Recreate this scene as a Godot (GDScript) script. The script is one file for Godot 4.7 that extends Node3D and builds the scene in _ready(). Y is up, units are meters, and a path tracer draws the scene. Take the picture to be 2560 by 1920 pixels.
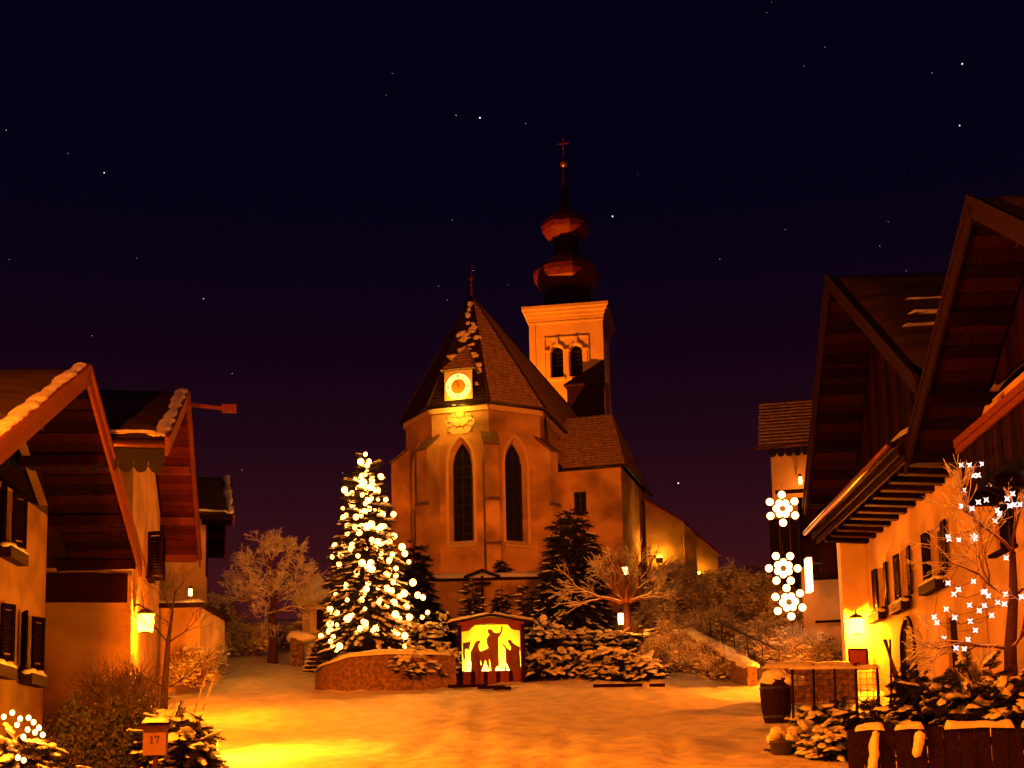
extends Node3D
# A village square on a winter night: church on a snowy rise, gabled houses left and right, lit fir.
# Units are metres, the eye of the camera is the origin, -z leads up the square.

const SODIUM := Color(1.0, 0.172, 0.0025)     # light of the street lamps, linear
const WARM := Color(1.0, 0.24, 0.012)
const BULB := Color(1.0, 0.32, 0.02)

var rng := RandomNumberGenerator.new()
var soft := FastNoiseLite.new()
var used := {}
var M := {}
var spray_mesh: ArrayMesh
var fine_spray_mesh: ArrayMesh
var pad_mesh: ArrayMesh
var twig_mesh: ArrayMesh
var leaf_mesh: ArrayMesh
var lump_mesh: ArrayMesh

# ---------------------------------------------------------------- mesh builder
class MB:
	var st := SurfaceTool.new()
	var count := 0
	func _init(smooth := false) -> void:
		st.begin(Mesh.PRIMITIVE_TRIANGLES)
		st.set_smooth_group(0 if smooth else -1)
	func tri(a: Vector3, b: Vector3, c: Vector3) -> void:
		st.add_vertex(a)
		st.add_vertex(b)
		st.add_vertex(c)
		count += 1
	func quad(a: Vector3, b: Vector3, c: Vector3, d: Vector3) -> void:
		tri(a, b, c)
		tri(a, c, d)
	# bottom ring p[0..3], top ring p[4..7]
	func hexa(p: Array) -> void:
		quad(p[0], p[1], p[2], p[3])
		quad(p[7], p[6], p[5], p[4])
		for i in 4:
			var j := (i + 1) % 4
			quad(p[i], p[i + 4], p[j + 4], p[j])
	func box(c: Vector3, s: Vector3, b := Basis()) -> void:
		var h := s * 0.5
		var p := []
		for y in [-1, 1]:
			for q in [[-1, -1], [1, -1], [1, 1], [-1, 1]]:
				p.append(c + b * Vector3(h.x * q[0], h.y * y, h.z * q[1]))
		hexa(p)
	func beam(a: Vector3, b: Vector3, w: float, h: float, up := Vector3.UP) -> void:
		var z := (b - a).normalized()
		var x := up.cross(z).normalized()
		var y := z.cross(x)
		box((a + b) * 0.5, Vector3(w, h, (b - a).length()), Basis(x, y, z))
	func tube(path: Array, radii: Array, sides := 6) -> void:
		var rings := []
		for i in path.size():
			var d: Vector3 = (path[mini(i + 1, path.size() - 1)] - path[maxi(i - 1, 0)]).normalized()
			var x := d.cross(Vector3.UP if absf(d.y) < 0.9 else Vector3.RIGHT).normalized()
			var y := d.cross(x)
			var ring := []
			for k in sides:
				var a := TAU * k / sides
				ring.append(path[i] + (x * cos(a) + y * sin(a)) * radii[i])
			rings.append(ring)
		for i in rings.size() - 1:
			for k in sides:
				var j := (k + 1) % sides
				quad(rings[i][k], rings[i][j], rings[i + 1][j], rings[i + 1][k])
		for k in range(1, sides - 1):
			tri(rings[0][0], rings[0][k + 1], rings[0][k])
			tri(rings[-1][0], rings[-1][k], rings[-1][k + 1])
	# profile: Vector2(radius, y)
	func lathe(c: Vector3, profile: Array, sides := 12, turn := 0.0) -> void:
		for i in profile.size() - 1:
			for k in sides:
				var a := TAU * k / sides + turn
				var b := TAU * (k + 1) / sides + turn
				var p: Vector2 = profile[i]
				var q: Vector2 = profile[i + 1]
				var p0 := c + Vector3(cos(a) * p.x, p.y, sin(a) * p.x)
				var p1 := c + Vector3(cos(b) * p.x, p.y, sin(b) * p.x)
				var q0 := c + Vector3(cos(a) * q.x, q.y, sin(a) * q.x)
				var q1 := c + Vector3(cos(b) * q.x, q.y, sin(b) * q.x)
				if p.x > 0.0001:
					tri(p0, q1 if q.x > 0.0001 else q0, p1)
				if q.x > 0.0001:
					tri(p0, q0, q1)
	# polygon in the xy plane of the frame t, from z0 to z1
	func plate(poly: Array, t: Transform3D, z0: float, z1: float) -> void:
		var pts := PackedVector2Array(poly)
		var idx := Geometry2D.triangulate_polygon(pts)
		for i in range(0, idx.size(), 3):
			for z in [z0, z1]:
				tri(t * Vector3(pts[idx[i]].x, pts[idx[i]].y, z), t * Vector3(pts[idx[i + 1]].x, pts[idx[i + 1]].y, z), t * Vector3(pts[idx[i + 2]].x, pts[idx[i + 2]].y, z))
		for i in pts.size():
			var a := pts[i]
			var b := pts[(i + 1) % pts.size()]
			quad(t * Vector3(a.x, a.y, z0), t * Vector3(b.x, b.y, z0), t * Vector3(b.x, b.y, z1), t * Vector3(a.x, a.y, z1))
	func ball(c: Vector3, r: Vector3, rings := 6, sides := 8) -> void:
		var prof := []
		for i in rings + 1:
			var a := PI * i / rings - PI / 2
			prof.append(Vector2(cos(a), sin(a)))
		for i in rings:
			for k in sides:
				var a := TAU * k / sides
				var b := TAU * (k + 1) / sides
				var p: Vector2 = prof[i]
				var q: Vector2 = prof[i + 1]
				var v := [Vector3(cos(a) * p.x, p.y, sin(a) * p.x), Vector3(cos(b) * p.x, p.y, sin(b) * p.x), Vector3(cos(b) * q.x, q.y, sin(b) * q.x), Vector3(cos(a) * q.x, q.y, sin(a) * q.x)]
				for m in 4:
					v[m] = c + v[m] * r
				if i > 0:
					tri(v[0], v[2], v[1])
				if i < rings - 1:
					tri(v[0], v[3], v[2])
	func done() -> ArrayMesh:
		st.generate_normals()
		return st.commit()

# ---------------------------------------------------------------- nodes
func numbered(called: String) -> String:
	if not used.has(called):
		used[called] = 0
		return called
	used[called] += 1
	return "%s_%03d" % [called, used[called]]

func thing(called: String, label: String, category: String, at := Vector3.ZERO, turn := 0.0, group := "") -> Node3D:
	var o := Node3D.new()
	o.name = numbered(called)
	add_child(o)
	o.position = at
	o.rotation.y = turn
	tag(o, label, category, group)
	return o

func tag(o: Node3D, label: String, category: String, group := "") -> void:
	o.set_meta("label", label)
	o.set_meta("category", category)
	if group:
		o.set_meta("group", group)

func part(called: String, mesh: Mesh, m: Material, parent: Node3D, t := Transform3D()) -> MeshInstance3D:
	var o := MeshInstance3D.new()
	o.name = called
	o.mesh = mesh
	o.material_override = m
	o.transform = t
	parent.add_child(o, true)
	return o

func put(called: String, b: MB, m: Material, parent: Node3D) -> MeshInstance3D:
	return part(called, b.done(), m, parent)

func structure(called: String, b: MB, m: Material) -> MeshInstance3D:
	var o := put(numbered(called), b, m, self)
	o.set_meta("kind", "structure")
	return o

func many(called: String, mesh: Mesh, m: Material, parent: Node3D, where: Array) -> void:
	if where.is_empty():
		return
	var mm := MultiMesh.new()
	mm.transform_format = MultiMesh.TRANSFORM_3D
	mm.mesh = mesh
	mm.instance_count = where.size()
	for i in where.size():
		mm.set_instance_transform(i, where[i])
	var o := MultiMeshInstance3D.new()
	o.name = called
	o.multimesh = mm
	o.material_override = m
	o.set_meta("kind", "stuff")
	parent.add_child(o, true)

func omni(at: Vector3, energy: float, c: Color, size: float, parent: Node3D, called := "lamp_glow") -> OmniLight3D:
	var l := OmniLight3D.new()
	l.name = called
	parent.add_child(l, true)
	l.position = at
	l.light_color = c.linear_to_srgb()
	l.light_energy = energy
	l.light_size = size
	l.omni_range = 150.0
	l.omni_attenuation = 2.0
	l.shadow_enabled = true
	return l

func spot(at: Vector3, aim: Vector3, energy: float, c: Color, angle: float, size: float, parent: Node3D) -> void:
	var l := SpotLight3D.new()
	l.name = "flood_beam"
	parent.add_child(l, true)
	l.transform = Transform3D(Basis.looking_at(aim - at), at)
	l.light_color = c.linear_to_srgb()
	l.light_energy = energy
	l.light_size = size
	l.spot_range = 200.0
	l.spot_attenuation = 2.0
	l.spot_angle = angle
	l.spot_angle_attenuation = 0.9
	l.shadow_enabled = true

# ---------------------------------------------------------------- materials
func plain(c: Color, rough := 0.8) -> StandardMaterial3D:
	var m := StandardMaterial3D.new()
	m.albedo_color = c.linear_to_srgb()
	m.roughness = rough
	return m

func noisy(c: Color, dark: float, rough: float, freq: float, scale: Vector3, bump := 0.0, octaves := 4, kind := FastNoiseLite.TYPE_SIMPLEX_SMOOTH) -> StandardMaterial3D:
	var m := plain(Color.WHITE, rough)
	var n := FastNoiseLite.new()
	n.seed = M.size() * 7 + 3
	n.noise_type = kind
	n.frequency = freq
	n.fractal_octaves = octaves
	var g := Gradient.new()
	g.set_color(0, (c * dark).linear_to_srgb())
	g.set_color(1, c.linear_to_srgb())
	g.set_offset(0, 0.25)
	g.set_offset(1, 0.7)
	var t := NoiseTexture2D.new()
	t.width = 512
	t.height = 512
	t.seamless = true
	t.noise = n
	t.color_ramp = g
	m.albedo_texture = t
	if bump > 0.0:
		var b := NoiseTexture2D.new()
		b.width = 512
		b.height = 512
		b.seamless = true
		b.noise = n
		b.as_normal_map = true
		b.bump_strength = 6.0
		m.normal_enabled = true
		m.normal_texture = b
		m.normal_scale = bump
	m.uv1_triplanar = true
	m.uv1_world_triplanar = true
	m.uv1_scale = scale
	return m

func glow(c: Color, strength: float) -> StandardMaterial3D:
	var m := plain(Color(0.8, 0.8, 0.8), 0.4)
	m.emission_enabled = true
	m.emission = c.linear_to_srgb()
	m.emission_energy_multiplier = strength
	return m

func make_materials() -> void:
	M.snow = noisy(Color(0.86, 0.84, 0.82), 0.86, 0.6, 0.02, Vector3.ONE * 0.5, 0.5)
	M.ground = noisy(Color(0.84, 0.80, 0.74), 0.74, 0.65, 0.012, Vector3.ONE * 0.16, 0.85, 6)
	M.unlit_snow = noisy(Color(0.10, 0.062, 0.045), 0.45, 0.7, 0.01, Vector3(0.06, 0.3, 0.3), 0.4, 5)  # roof snow coloured dark brown so the slopes look unlit
	M.church = noisy(Color(0.62, 0.39, 0.23), 0.36, 0.9, 0.008, Vector3.ONE * 0.07, 0.35, 5)
	M.church_trim = noisy(Color(0.64, 0.47, 0.30), 0.85, 0.9, 0.01, Vector3.ONE * 0.1, 0.2)
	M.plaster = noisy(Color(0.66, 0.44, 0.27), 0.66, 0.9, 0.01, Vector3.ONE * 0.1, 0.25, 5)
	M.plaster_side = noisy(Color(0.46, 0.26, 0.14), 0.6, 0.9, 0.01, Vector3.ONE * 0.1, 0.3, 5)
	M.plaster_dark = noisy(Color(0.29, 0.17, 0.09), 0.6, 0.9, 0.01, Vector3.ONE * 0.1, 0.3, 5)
	M.plaster_pale = noisy(Color(0.74, 0.58, 0.38), 0.82, 0.9, 0.01, Vector3.ONE * 0.12, 0.2, 5)
	M.wood = []
	for k in 3:
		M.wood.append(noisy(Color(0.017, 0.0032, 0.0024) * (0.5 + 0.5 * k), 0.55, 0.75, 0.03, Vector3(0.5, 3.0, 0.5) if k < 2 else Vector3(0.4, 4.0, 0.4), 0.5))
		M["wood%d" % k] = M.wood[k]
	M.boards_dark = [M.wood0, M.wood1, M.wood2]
	M.boards_lit = []  # lighter red boards, lantern light from below put into their colour
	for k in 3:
		M.boards_lit.append(noisy(Color(0.105, 0.020, 0.008) * (0.75 + 0.2 * k), 0.55, 0.8, 0.03, Vector3(0.5, 3.0, 0.5), 0.5))
		M.boards_lit[k].metallic_specular = 0.12
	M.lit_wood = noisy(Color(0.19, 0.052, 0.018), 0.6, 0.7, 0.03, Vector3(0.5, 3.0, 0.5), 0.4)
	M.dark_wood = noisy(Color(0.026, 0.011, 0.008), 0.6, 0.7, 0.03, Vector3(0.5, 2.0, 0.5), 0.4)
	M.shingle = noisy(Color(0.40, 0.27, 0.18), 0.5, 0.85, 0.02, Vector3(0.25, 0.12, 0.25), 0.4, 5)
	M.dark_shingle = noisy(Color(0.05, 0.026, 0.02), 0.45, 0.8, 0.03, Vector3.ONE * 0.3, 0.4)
	M.red_metal = noisy(Color(0.22, 0.04, 0.018), 0.3, 0.5, 0.02, Vector3.ONE * 0.3, 0.3)
	M.black_metal = plain(Color(0.018, 0.016, 0.016), 0.45)
	M.copper = plain(Color(0.55, 0.25, 0.12), 0.3)
	M.copper.metallic = 0.8
	M.dull_copper = plain(Color(0.18, 0.06, 0.03), 0.35)
	M.dull_copper.metallic = 0.7
	M.dark_twig = plain(Color(0.05, 0.02, 0.014), 0.9)
	M.number_paint = plain(Color(0.075, 0.035, 0.017), 0.8)
	M.gold = plain(Color(0.8, 0.45, 0.12), 0.25)
	M.gold.metallic = 0.9
	M.stone = noisy(Color(0.24, 0.13, 0.08), 0.35, 0.9, 0.03, Vector3.ONE * 0.35, 0.8, 5)
	M.bark = noisy(Color(0.10, 0.045, 0.028), 0.5, 0.9, 0.03, Vector3(2.0, 0.6, 2.0), 0.6)
	M.twig = plain(Color(0.13, 0.05, 0.03), 0.9)
	M.needle = noisy(Color(0.032, 0.03, 0.016), 0.5, 0.7, 0.05, Vector3.ONE * 0.8)
	M.leaf = noisy(Color(0.08, 0.04, 0.02), 0.45, 0.6, 0.05, Vector3.ONE * 0.9)
	M.ivy = noisy(Color(0.06, 0.062, 0.022), 0.45, 0.55, 0.05, Vector3.ONE * 0.9)
	M.glass = plain(Color(0.012, 0.012, 0.02), 0.08)
	M.glass.metallic_specular = 0.6
	M.pot = noisy(Color(0.045, 0.03, 0.026), 0.7, 0.6, 0.03, Vector3.ONE)
	M.black = plain(Color(0.02, 0.018, 0.018), 0.6)
	M.figure = plain(Color(0.17, 0.055, 0.03), 0.8)
	M.backdrop = plain(Color(0.86, 0.74, 0.10), 0.8)
	M.sodium = glow(Color(1.0, 0.24, 0.010), 60.0)
	M.bulb = glow(Color(1.0, 0.33, 0.05), 16.0)
	M.bulb_flare = glow(Color(1.0, 0.84, 0.80), 1.45)
	M.flake = glow(Color(1.0, 0.40, 0.11), 9.5)
	M.tube = glow(Color(1.0, 0.5, 0.12), 3.5)
	M.dial = glow(Color(1.0, 0.66, 0.14), 2.0)
	M.amber_glass = glow(Color(1.0, 0.74, 0.08), 0.5)
	for w in [M.wood0, M.wood1, M.wood2, M.dark_wood, M.lit_wood, M.unlit_snow, M.dark_shingle, M.shingle, M.needle, M.leaf, M.ivy, M.twig, M.bark, M.black, M.church, M.plaster_dark]:
		w.metallic_specular = 0.12
	M.star_point = glow(Color(0.8, 0.85, 1.0), 2.2)

# ---------------------------------------------------------------- lie of the land (d = metres up the square, x = to the right)
func land(x: float, d: float) -> float:
	var y := -1.6 + 0.045 * d + 0.00125 * d * d
	if d > 60.0:
		y = 5.6 + (d - 60.0) * 0.19
	var top := 10.55
	if x > -6.2 and x < 3.4 and d > 73.2:
		y = top
	y = minf(y, top)
	if d > 140.0:
		y = top - (d - 140.0) * 0.05
	if d < 0.0:
		y = -1.6
	return y

func bumps(x: float, d: float) -> float:
	return 0.05 * sin(x * 0.9 + 1.3 * sin(d * 0.35)) * sin(d * 0.7 + x * 0.2) + 0.03 * sin(x * 2.3 + d * 1.1)

func on(x: float, d: float, up := 0.0) -> Vector3:
	return Vector3(x, land(x, d) + up, -d)

# ---------------------------------------------------------------- walls with openings (local frame: x along, y up, z out)
func arch_pts(o: Dictionary) -> Array:
	var pts := []
	var w: float = o.x1 - o.x0
	var n := 12
	if not o.has("arch"):
		return [Vector2(o.x0, o.y1), Vector2(o.x1, o.y1)]
	for i in n + 1:
		var s := float(i) / n
		var y: float
		if o.arch == "point":
			var a := s if s < 0.5 else 1.0 - s
			y = o.rise * sqrt(maxf(0.0, 4.0 - pow(2.0 - a * 2.0, 2.0))) / sqrt(3.0)
		else:
			y = o.rise * sqrt(maxf(0.0, 1.0 - pow(s * 2.0 - 1.0, 2.0)))
		pts.append(Vector2(o.x0 + w * s, o.y1 - o.rise + y))
	return pts

func panel(b: MB, t: Transform3D, x0: float, x1: float, y0: float, y1: float, holes: Array, deep := 0.25) -> void:
	var cuts := [x0, x1]
	for h in holes:
		cuts.append(h.x0)
		cuts.append(h.x1)
	cuts.sort()
	for i in cuts.size() - 1:
		var a: float = cuts[i]
		var c: float = cuts[i + 1]
		if c - a < 0.001:
			continue
		var here := holes.filter(func(h): return h.x0 < c - 0.001 and h.x1 > a + 0.001)
		here.sort_custom(func(p, q): return p.y0 < q.y0)
		var y := y0
		for h in here:
			b.quad(t * Vector3(a, y, 0), t * Vector3(c, y, 0), t * Vector3(c, h.y0, 0), t * Vector3(a, h.y0, 0))
			y = h.y1
			var pts := arch_pts(h)
			for k in pts.size() - 1:
				var p: Vector2 = pts[k]
				var q: Vector2 = pts[k + 1]
				if q.x <= a + 0.0001 or p.x >= c - 0.0001:
					continue
				if h.has("arch"):
					b.quad(t * Vector3(p.x, p.y, 0), t * Vector3(q.x, q.y, 0), t * Vector3(q.x, h.y1, 0), t * Vector3(p.x, h.y1, 0))
		b.quad(t * Vector3(a, y, 0), t * Vector3(c, y, 0), t * Vector3(c, y1, 0), t * Vector3(a, y1, 0))
	for h in holes:   # reveals
		var edge := arch_pts(h)
		edge.append(Vector2(h.x1, h.y0))
		edge.append(Vector2(h.x0, h.y0))
		var d: float = h.get("deep", deep)
		var f: float = h.get("splay", 0.0)
		var mid := Vector2((h.x0 + h.x1) * 0.5, (h.y0 + h.y1) * 0.5)
		for k in edge.size():
			var p: Vector2 = edge[k]
			var q: Vector2 = edge[(k + 1) % edge.size()]
			var p2 := p - Vector2(signf(p.x - mid.x) * minf(f, absf(p.x - mid.x)), signf(p.y - mid.y) * minf(f, absf(p.y - mid.y)))
			var q2 := q - Vector2(signf(q.x - mid.x) * minf(f, absf(q.x - mid.x)), signf(q.y - mid.y) * minf(f, absf(q.y - mid.y)))
			b.quad(t * Vector3(p.x, p.y, 0), t * Vector3(q.x, q.y, 0), t * Vector3(q2.x, q2.y, -d), t * Vector3(p2.x, p2.y, -d))

# a house window: frame, pane, bars, shutters and sill set into the hole h of the wall frame t
func window(root: Node3D, t: Transform3D, h: Dictionary, shutters := 0.0, frame_mat: Material = null, bars := true) -> void:
	var x0: float = h.x0
	var x1: float = h.x1
	var y0: float = h.y0
	var y1: float = h.y1
	var z := -0.12
	var b := MB.new()
	for s in [[x0 + 0.035, (y0 + y1) / 2, 0.07, y1 - y0], [x1 - 0.035, (y0 + y1) / 2, 0.07, y1 - y0], [(x0 + x1) / 2, y0 + 0.035, x1 - x0 - 0.14, 0.07], [(x0 + x1) / 2, y1 - 0.035, x1 - x0 - 0.14, 0.07]]:
		b.box(t * Vector3(s[0], s[1], z), Vector3(s[2], s[3], 0.08), t.basis)
	if bars:
		b.box(t * Vector3((x0 + x1) / 2, (y0 + y1) / 2, z), Vector3(0.05, y1 - y0 - 0.14, 0.05), t.basis)
		b.box(t * Vector3((x0 + x1) / 2, y0 + (y1 - y0) * 0.6, z + 0.03), Vector3(x1 - x0 - 0.14, 0.04, 0.03), t.basis)
	var w := put("window", b, frame_mat if frame_mat else M.wood1, root)
	var g := MB.new()
	g.box(t * Vector3((x0 + x1) / 2, (y0 + y1) / 2, z - 0.06), Vector3(x1 - x0, y1 - y0, 0.02), t.basis)
	put("pane", g, M.glass, w)
	if shutters > 0.0:
		for s in [-1, 1]:
			var hinge := Vector3(x0 - 0.02 if s < 0 else x1 + 0.02, 0, 0.03)
			var leaf := Basis(Vector3.UP, -s * shutters)
			var half := (x1 - x0) * 0.5
			var lt := t * Transform3D(leaf, hinge)
			var sb := MB.new()
			for e in [[s * 0.04, (y0 + y1) / 2, 0.08, y1 - y0], [s * (half - 0.04), (y0 + y1) / 2, 0.08, y1 - y0], [s * half / 2, y0 + 0.06, half - 0.16, 0.12], [s * half / 2, y1 - 0.06, half - 0.16, 0.12]]:
				sb.box(lt * Vector3(e[0], e[1], 0.02), Vector3(e[2], e[3], 0.045), lt.basis)
			for k in 12:
				sb.box(lt * Vector3(s * half / 2, y0 + 0.16 + (y1 - y0 - 0.3) * (k + 0.5) / 12.0, 0.02), Vector3(half - 0.16, 0.075, 0.012), lt.basis * Basis(Vector3.RIGHT, 0.6))
			put("shutter", sb, M.wood0, w)
	var sl := MB.new()
	sl.box(t * Vector3((x0 + x1) / 2, y0 - 0.05, 0.07), Vector3(x1 - x0 + 0.2, 0.07, 0.22), t.basis)
	put("sill", sl, M.wood0, w)
	if h.get("planter", false):
		var pb := MB.new()
		pb.box(t * Vector3((x0 + x1) / 2, y0 - 0.28, 0.22), Vector3(x1 - x0 + 0.5, 0.24, 0.24), t.basis)
		put("flower_box", pb, M.dark_wood, w)
		var sn := MB.new(true)
		for k in 7:
			sn.ball(t * Vector3(lerpf(x0 - 0.2, x1 + 0.2, k / 6.0), y0 - 0.14, 0.22), Vector3(0.16, 0.06 + 0.03 * (k % 3), 0.13), 4, 7)
		put("snow_cap", sn, M.snow, w)

# a sheet of snow lying on the quad p00 (eave left) p10 (eave right) p11 (ridge right) p01 (ridge left)
func snow_sheet(p: Array, thick: float, nx: int, ny: int, wave := 0.05) -> MB:
	var b := MB.new(true)
	var n: Vector3 = (p[1] - p[0]).cross(p[3] - p[0]).normalized()
	if n.y < 0:
		n = -n
	var top := []
	for j in ny + 1:
		var row := []
		for i in nx + 1:
			var u := float(i) / nx
			var v := float(j) / ny
			var q: Vector3 = p[0].lerp(p[1], u).lerp(p[3].lerp(p[2], u), v)
			var edge := 1.0
			if i == 0 or i == nx or j == 0 or j == ny:
				edge = 0.0
			elif i == 1 or i == nx - 1 or j == 1 or j == ny - 1:
				edge = 0.85
			row.append(q + n * (0.01 + edge * (thick + wave * sin(u * 17.0 + v * 5.0) * cos(v * 9.0 + u * 3.0))))
		top.append(row)
	for j in ny:
		for i in nx:
			b.quad(top[j][i], top[j][i + 1], top[j + 1][i + 1], top[j + 1][i])
	return b

# an alpine house with its gable to the street. side +1: left of the street, -1: right of it.
# k: x0, t (wall plane x = x0 + t d), d0, base, wall [dA, dB], ridge [d, y], near [d, y], far [d, y], over, depth, clad (height where boards begin), holes
func house(called: String, label: String, side: int, k: Dictionary) -> Node3D:
	var d0: float = k.d0
	var base: float = k.base
	var stretch := sqrt(1.0 + k.t * k.t)
	var root := thing(called, label, "house", Vector3(k.x0 + k.t * d0, base, -d0), atan2(side, side * k.t), "gabled houses round the square")
	var u := func(d: float) -> float: return side * (d - d0) * stretch
	var ua: float = minf(u.call(k.wall[0]), u.call(k.wall[1]))
	var ub: float = maxf(u.call(k.wall[0]), u.call(k.wall[1]))
	var ridge := Vector2(u.call(k.ridge[0]), k.ridge[1] - base)
	var eaves := [Vector2(u.call(k.near[0]), k.near[1] - base), Vector2(u.call(k.far[0]), k.far[1] - base)]
	var left: Vector2 = eaves[0] if eaves[0].x < eaves[1].x else eaves[1]
	var right: Vector2 = eaves[1] if eaves[0].x < eaves[1].x else eaves[0]
	var under := 0.34
	var roof_y := func(x: float) -> float:
		if x < ridge.x:
			return lerpf(left.y, ridge.y, (x - left.x) / (ridge.x - left.x)) - under
		return lerpf(ridge.y, right.y, (x - ridge.x) / (right.x - ridge.x)) - under
	var holes := []
	for h in k.holes:
		var a: float = minf(u.call(h[0]), u.call(h[1]))
		var c: float = maxf(u.call(h[0]), u.call(h[1]))
		holes.append({"x0": a, "x1": c, "y0": h[2] - base, "y1": h[3] - base, "planter": h[4] if h.size() > 4 else false})
	var clad: float = k.clad - base
	var back := -float(k.depth)
	# masonry: street front up to the boards, both sides and the back
	var t := Transform3D()
	var b := MB.new()
	var ends := [minf(clad, roof_y.call(ua)), minf(clad, roof_y.call(ub))]
	var flat: float = minf(ends[0], ends[1])
	var hole_top := 0.0
	for h in holes:
		hole_top = maxf(hole_top, h.y1)
	flat = maxf(minf(flat, clad), minf(hole_top + 0.05, clad))
	panel(b, t, ua, ub, -2.5, flat, holes, 0.2)
	if clad > flat + 0.01:
		var outline := [Vector2(ua, flat), Vector2(ub, flat), Vector2(ub, maxf(flat + 0.01, minf(clad, roof_y.call(ub))))]
		for s in range(1, 12):
			var x := lerpf(ub, ua, s / 12.0)
			outline.append(Vector2(x, minf(clad, roof_y.call(x))))
		outline.append(Vector2(ua, maxf(flat + 0.01, minf(clad, roof_y.call(ua)))))
		b.plate(outline, t, -0.2, 0.0)
	for s in [ua, ub]:
		var e := 0.003 if s == ub else -0.003
		b.quad(Vector3(s, -2.5, 0), Vector3(s, -2.5, back), Vector3(s, roof_y.call(s), back), Vector3(s, roof_y.call(s), 0))
		b.quad(Vector3(s - e * 80, -2.5, -0.2), Vector3(s - e * 80, -2.5, back), Vector3(s - e * 80, roof_y.call(s), back), Vector3(s - e * 80, roof_y.call(s), -0.2))
	b.quad(Vector3(ua, -2.5, back), Vector3(ub, -2.5, back), Vector3(ub, roof_y.call(ub), back), Vector3(ua, roof_y.call(ua), back))
	put("wall", b, k.get("paint", M.plaster), root)
	for h in holes:
		if h.y1 - h.y0 < 1.9:
			window(root, t, h, k.get("shutters", 1.15), k.get("frames", M.wood1))
		else:
			var db := MB.new()
			for s in 5:
				db.box(Vector3(lerpf(h.x0, h.x1, (s + 0.5) / 5.0), (h.y0 + h.y1) / 2, -0.12), Vector3((h.x1 - h.x0) / 5.0 - 0.012, h.y1 - h.y0, 0.06))
			var door := put("door", db, M.dark_wood, root)
			var kb := MB.new(true)
			kb.ball(Vector3(h.x1 - 0.15, h.y0 + 1.05, -0.05), Vector3.ONE * 0.04)
			put("handle", kb, M.black_metal, door)
	# boards of the gable, one by one
	var apex: float = ridge.y - under
	if apex > clad + 0.3:
		var nb := int((ub - ua) / 0.42)
		for i in nb:
			var x0 := lerpf(ua, ub, float(i) / nb)
			var x1 := lerpf(ua, ub, float(i + 1) / nb) - 0.025
			var y0 := clad - 0.05 - 0.02 * (i % 3)
			var h0: float = roof_y.call(x0)
			var h1: float = roof_y.call(x1)
			if maxf(h0, h1) > y0 + 0.15:
				var gb := MB.new()
				var e := 0.03 + 0.008 * (i % 2)
				var poly := [Vector2(x0, y0), Vector2(x1, y0), Vector2(x1, maxf(h1, y0 + 0.02)), Vector2(x0, maxf(h0, y0 + 0.02))]
				gb.plate(poly, t, -0.06, e)
				put("gable_board", gb, M.wood[i % 3], root)
	# roof: two slopes, each with boards beneath, bargeboard, purlins and snow
	var over: float = k.over
	for s in 2:
		var e: Vector2 = left if s == 0 else right
		var r := MB.new()
		var th := 0.16
		r.hexa([Vector3(e.x, e.y - th, back - 0.6), Vector3(ridge.x, ridge.y - th, back - 0.6), Vector3(ridge.x, ridge.y - th, over), Vector3(e.x, e.y - th, over),
			Vector3(e.x, e.y, back - 0.6), Vector3(ridge.x, ridge.y, back - 0.6), Vector3(ridge.x, ridge.y, over), Vector3(e.x, e.y, over)])
		var slope := put("roof", r, M.dark_wood, root)
		var sh := snow_sheet([Vector3(lerpf(e.x, ridge.x, 0.015), lerpf(e.y, ridge.y, 0.015), back - 0.4), Vector3(lerpf(e.x, ridge.x, 0.015), lerpf(e.y, ridge.y, 0.015), over - 0.1), Vector3(ridge.x, ridge.y - 0.02, over - 0.1), Vector3(ridge.x, ridge.y - 0.02, back - 0.4)], k.get("snow", 0.16), 26, 12, 0.035)
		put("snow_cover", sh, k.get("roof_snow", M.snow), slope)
		if k.get("edge_snow", false):
			var eb := MB.new(true)
			var m: Vector2 = e.lerp(ridge, 0.5)
			ridge_snow(eb, [Vector3(e.x, e.y + 0.1, over - 0.12), Vector3(m.x, m.y + 0.12, over - 0.12), Vector3(ridge.x, ridge.y + 0.1, over - 0.12)], 0.19, 0.07)
			var q: Vector2 = e.lerp(ridge, 0.03)
			ridge_snow(eb, [Vector3(q.x, q.y + 0.1, over - 0.2), Vector3(q.x, q.y + 0.12, over * 0.5 + back * 0.5), Vector3(q.x, q.y + 0.1, back - 0.4)], 0.2, 0.08)
			put("edge_snow", eb, M.snow, slope)
		if k.get("strips", false):
			var xb := MB.new(true)
			for f in [[0.36, 0.9, -4.0, 0.14], [0.47, 0.5, -5.5, 0.2], [0.62, 0.2, -6.0, 0.12], [0.2, 0.6, -3.0, 0.16]]:
				var q: Vector2 = e.lerp(ridge, f[0])
				ridge_snow(xb, [Vector3(q.x, q.y + 0.2, f[1]), Vector3(q.x, q.y + 0.22, (f[1] + f[2]) / 2), Vector3(q.x, q.y + 0.2, f[2])], f[3] * 1.6, f[3] * 0.5)
			put("snow_strip", xb, M.snow, slope).set_meta("kind", "stuff")
		# bargeboard
		var bb := MB.new()
		var dir := (ridge - e).normalized()
		var nrm := Vector2(-dir.y, dir.x)
		if nrm.y < 0:
			nrm = -nrm
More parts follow.
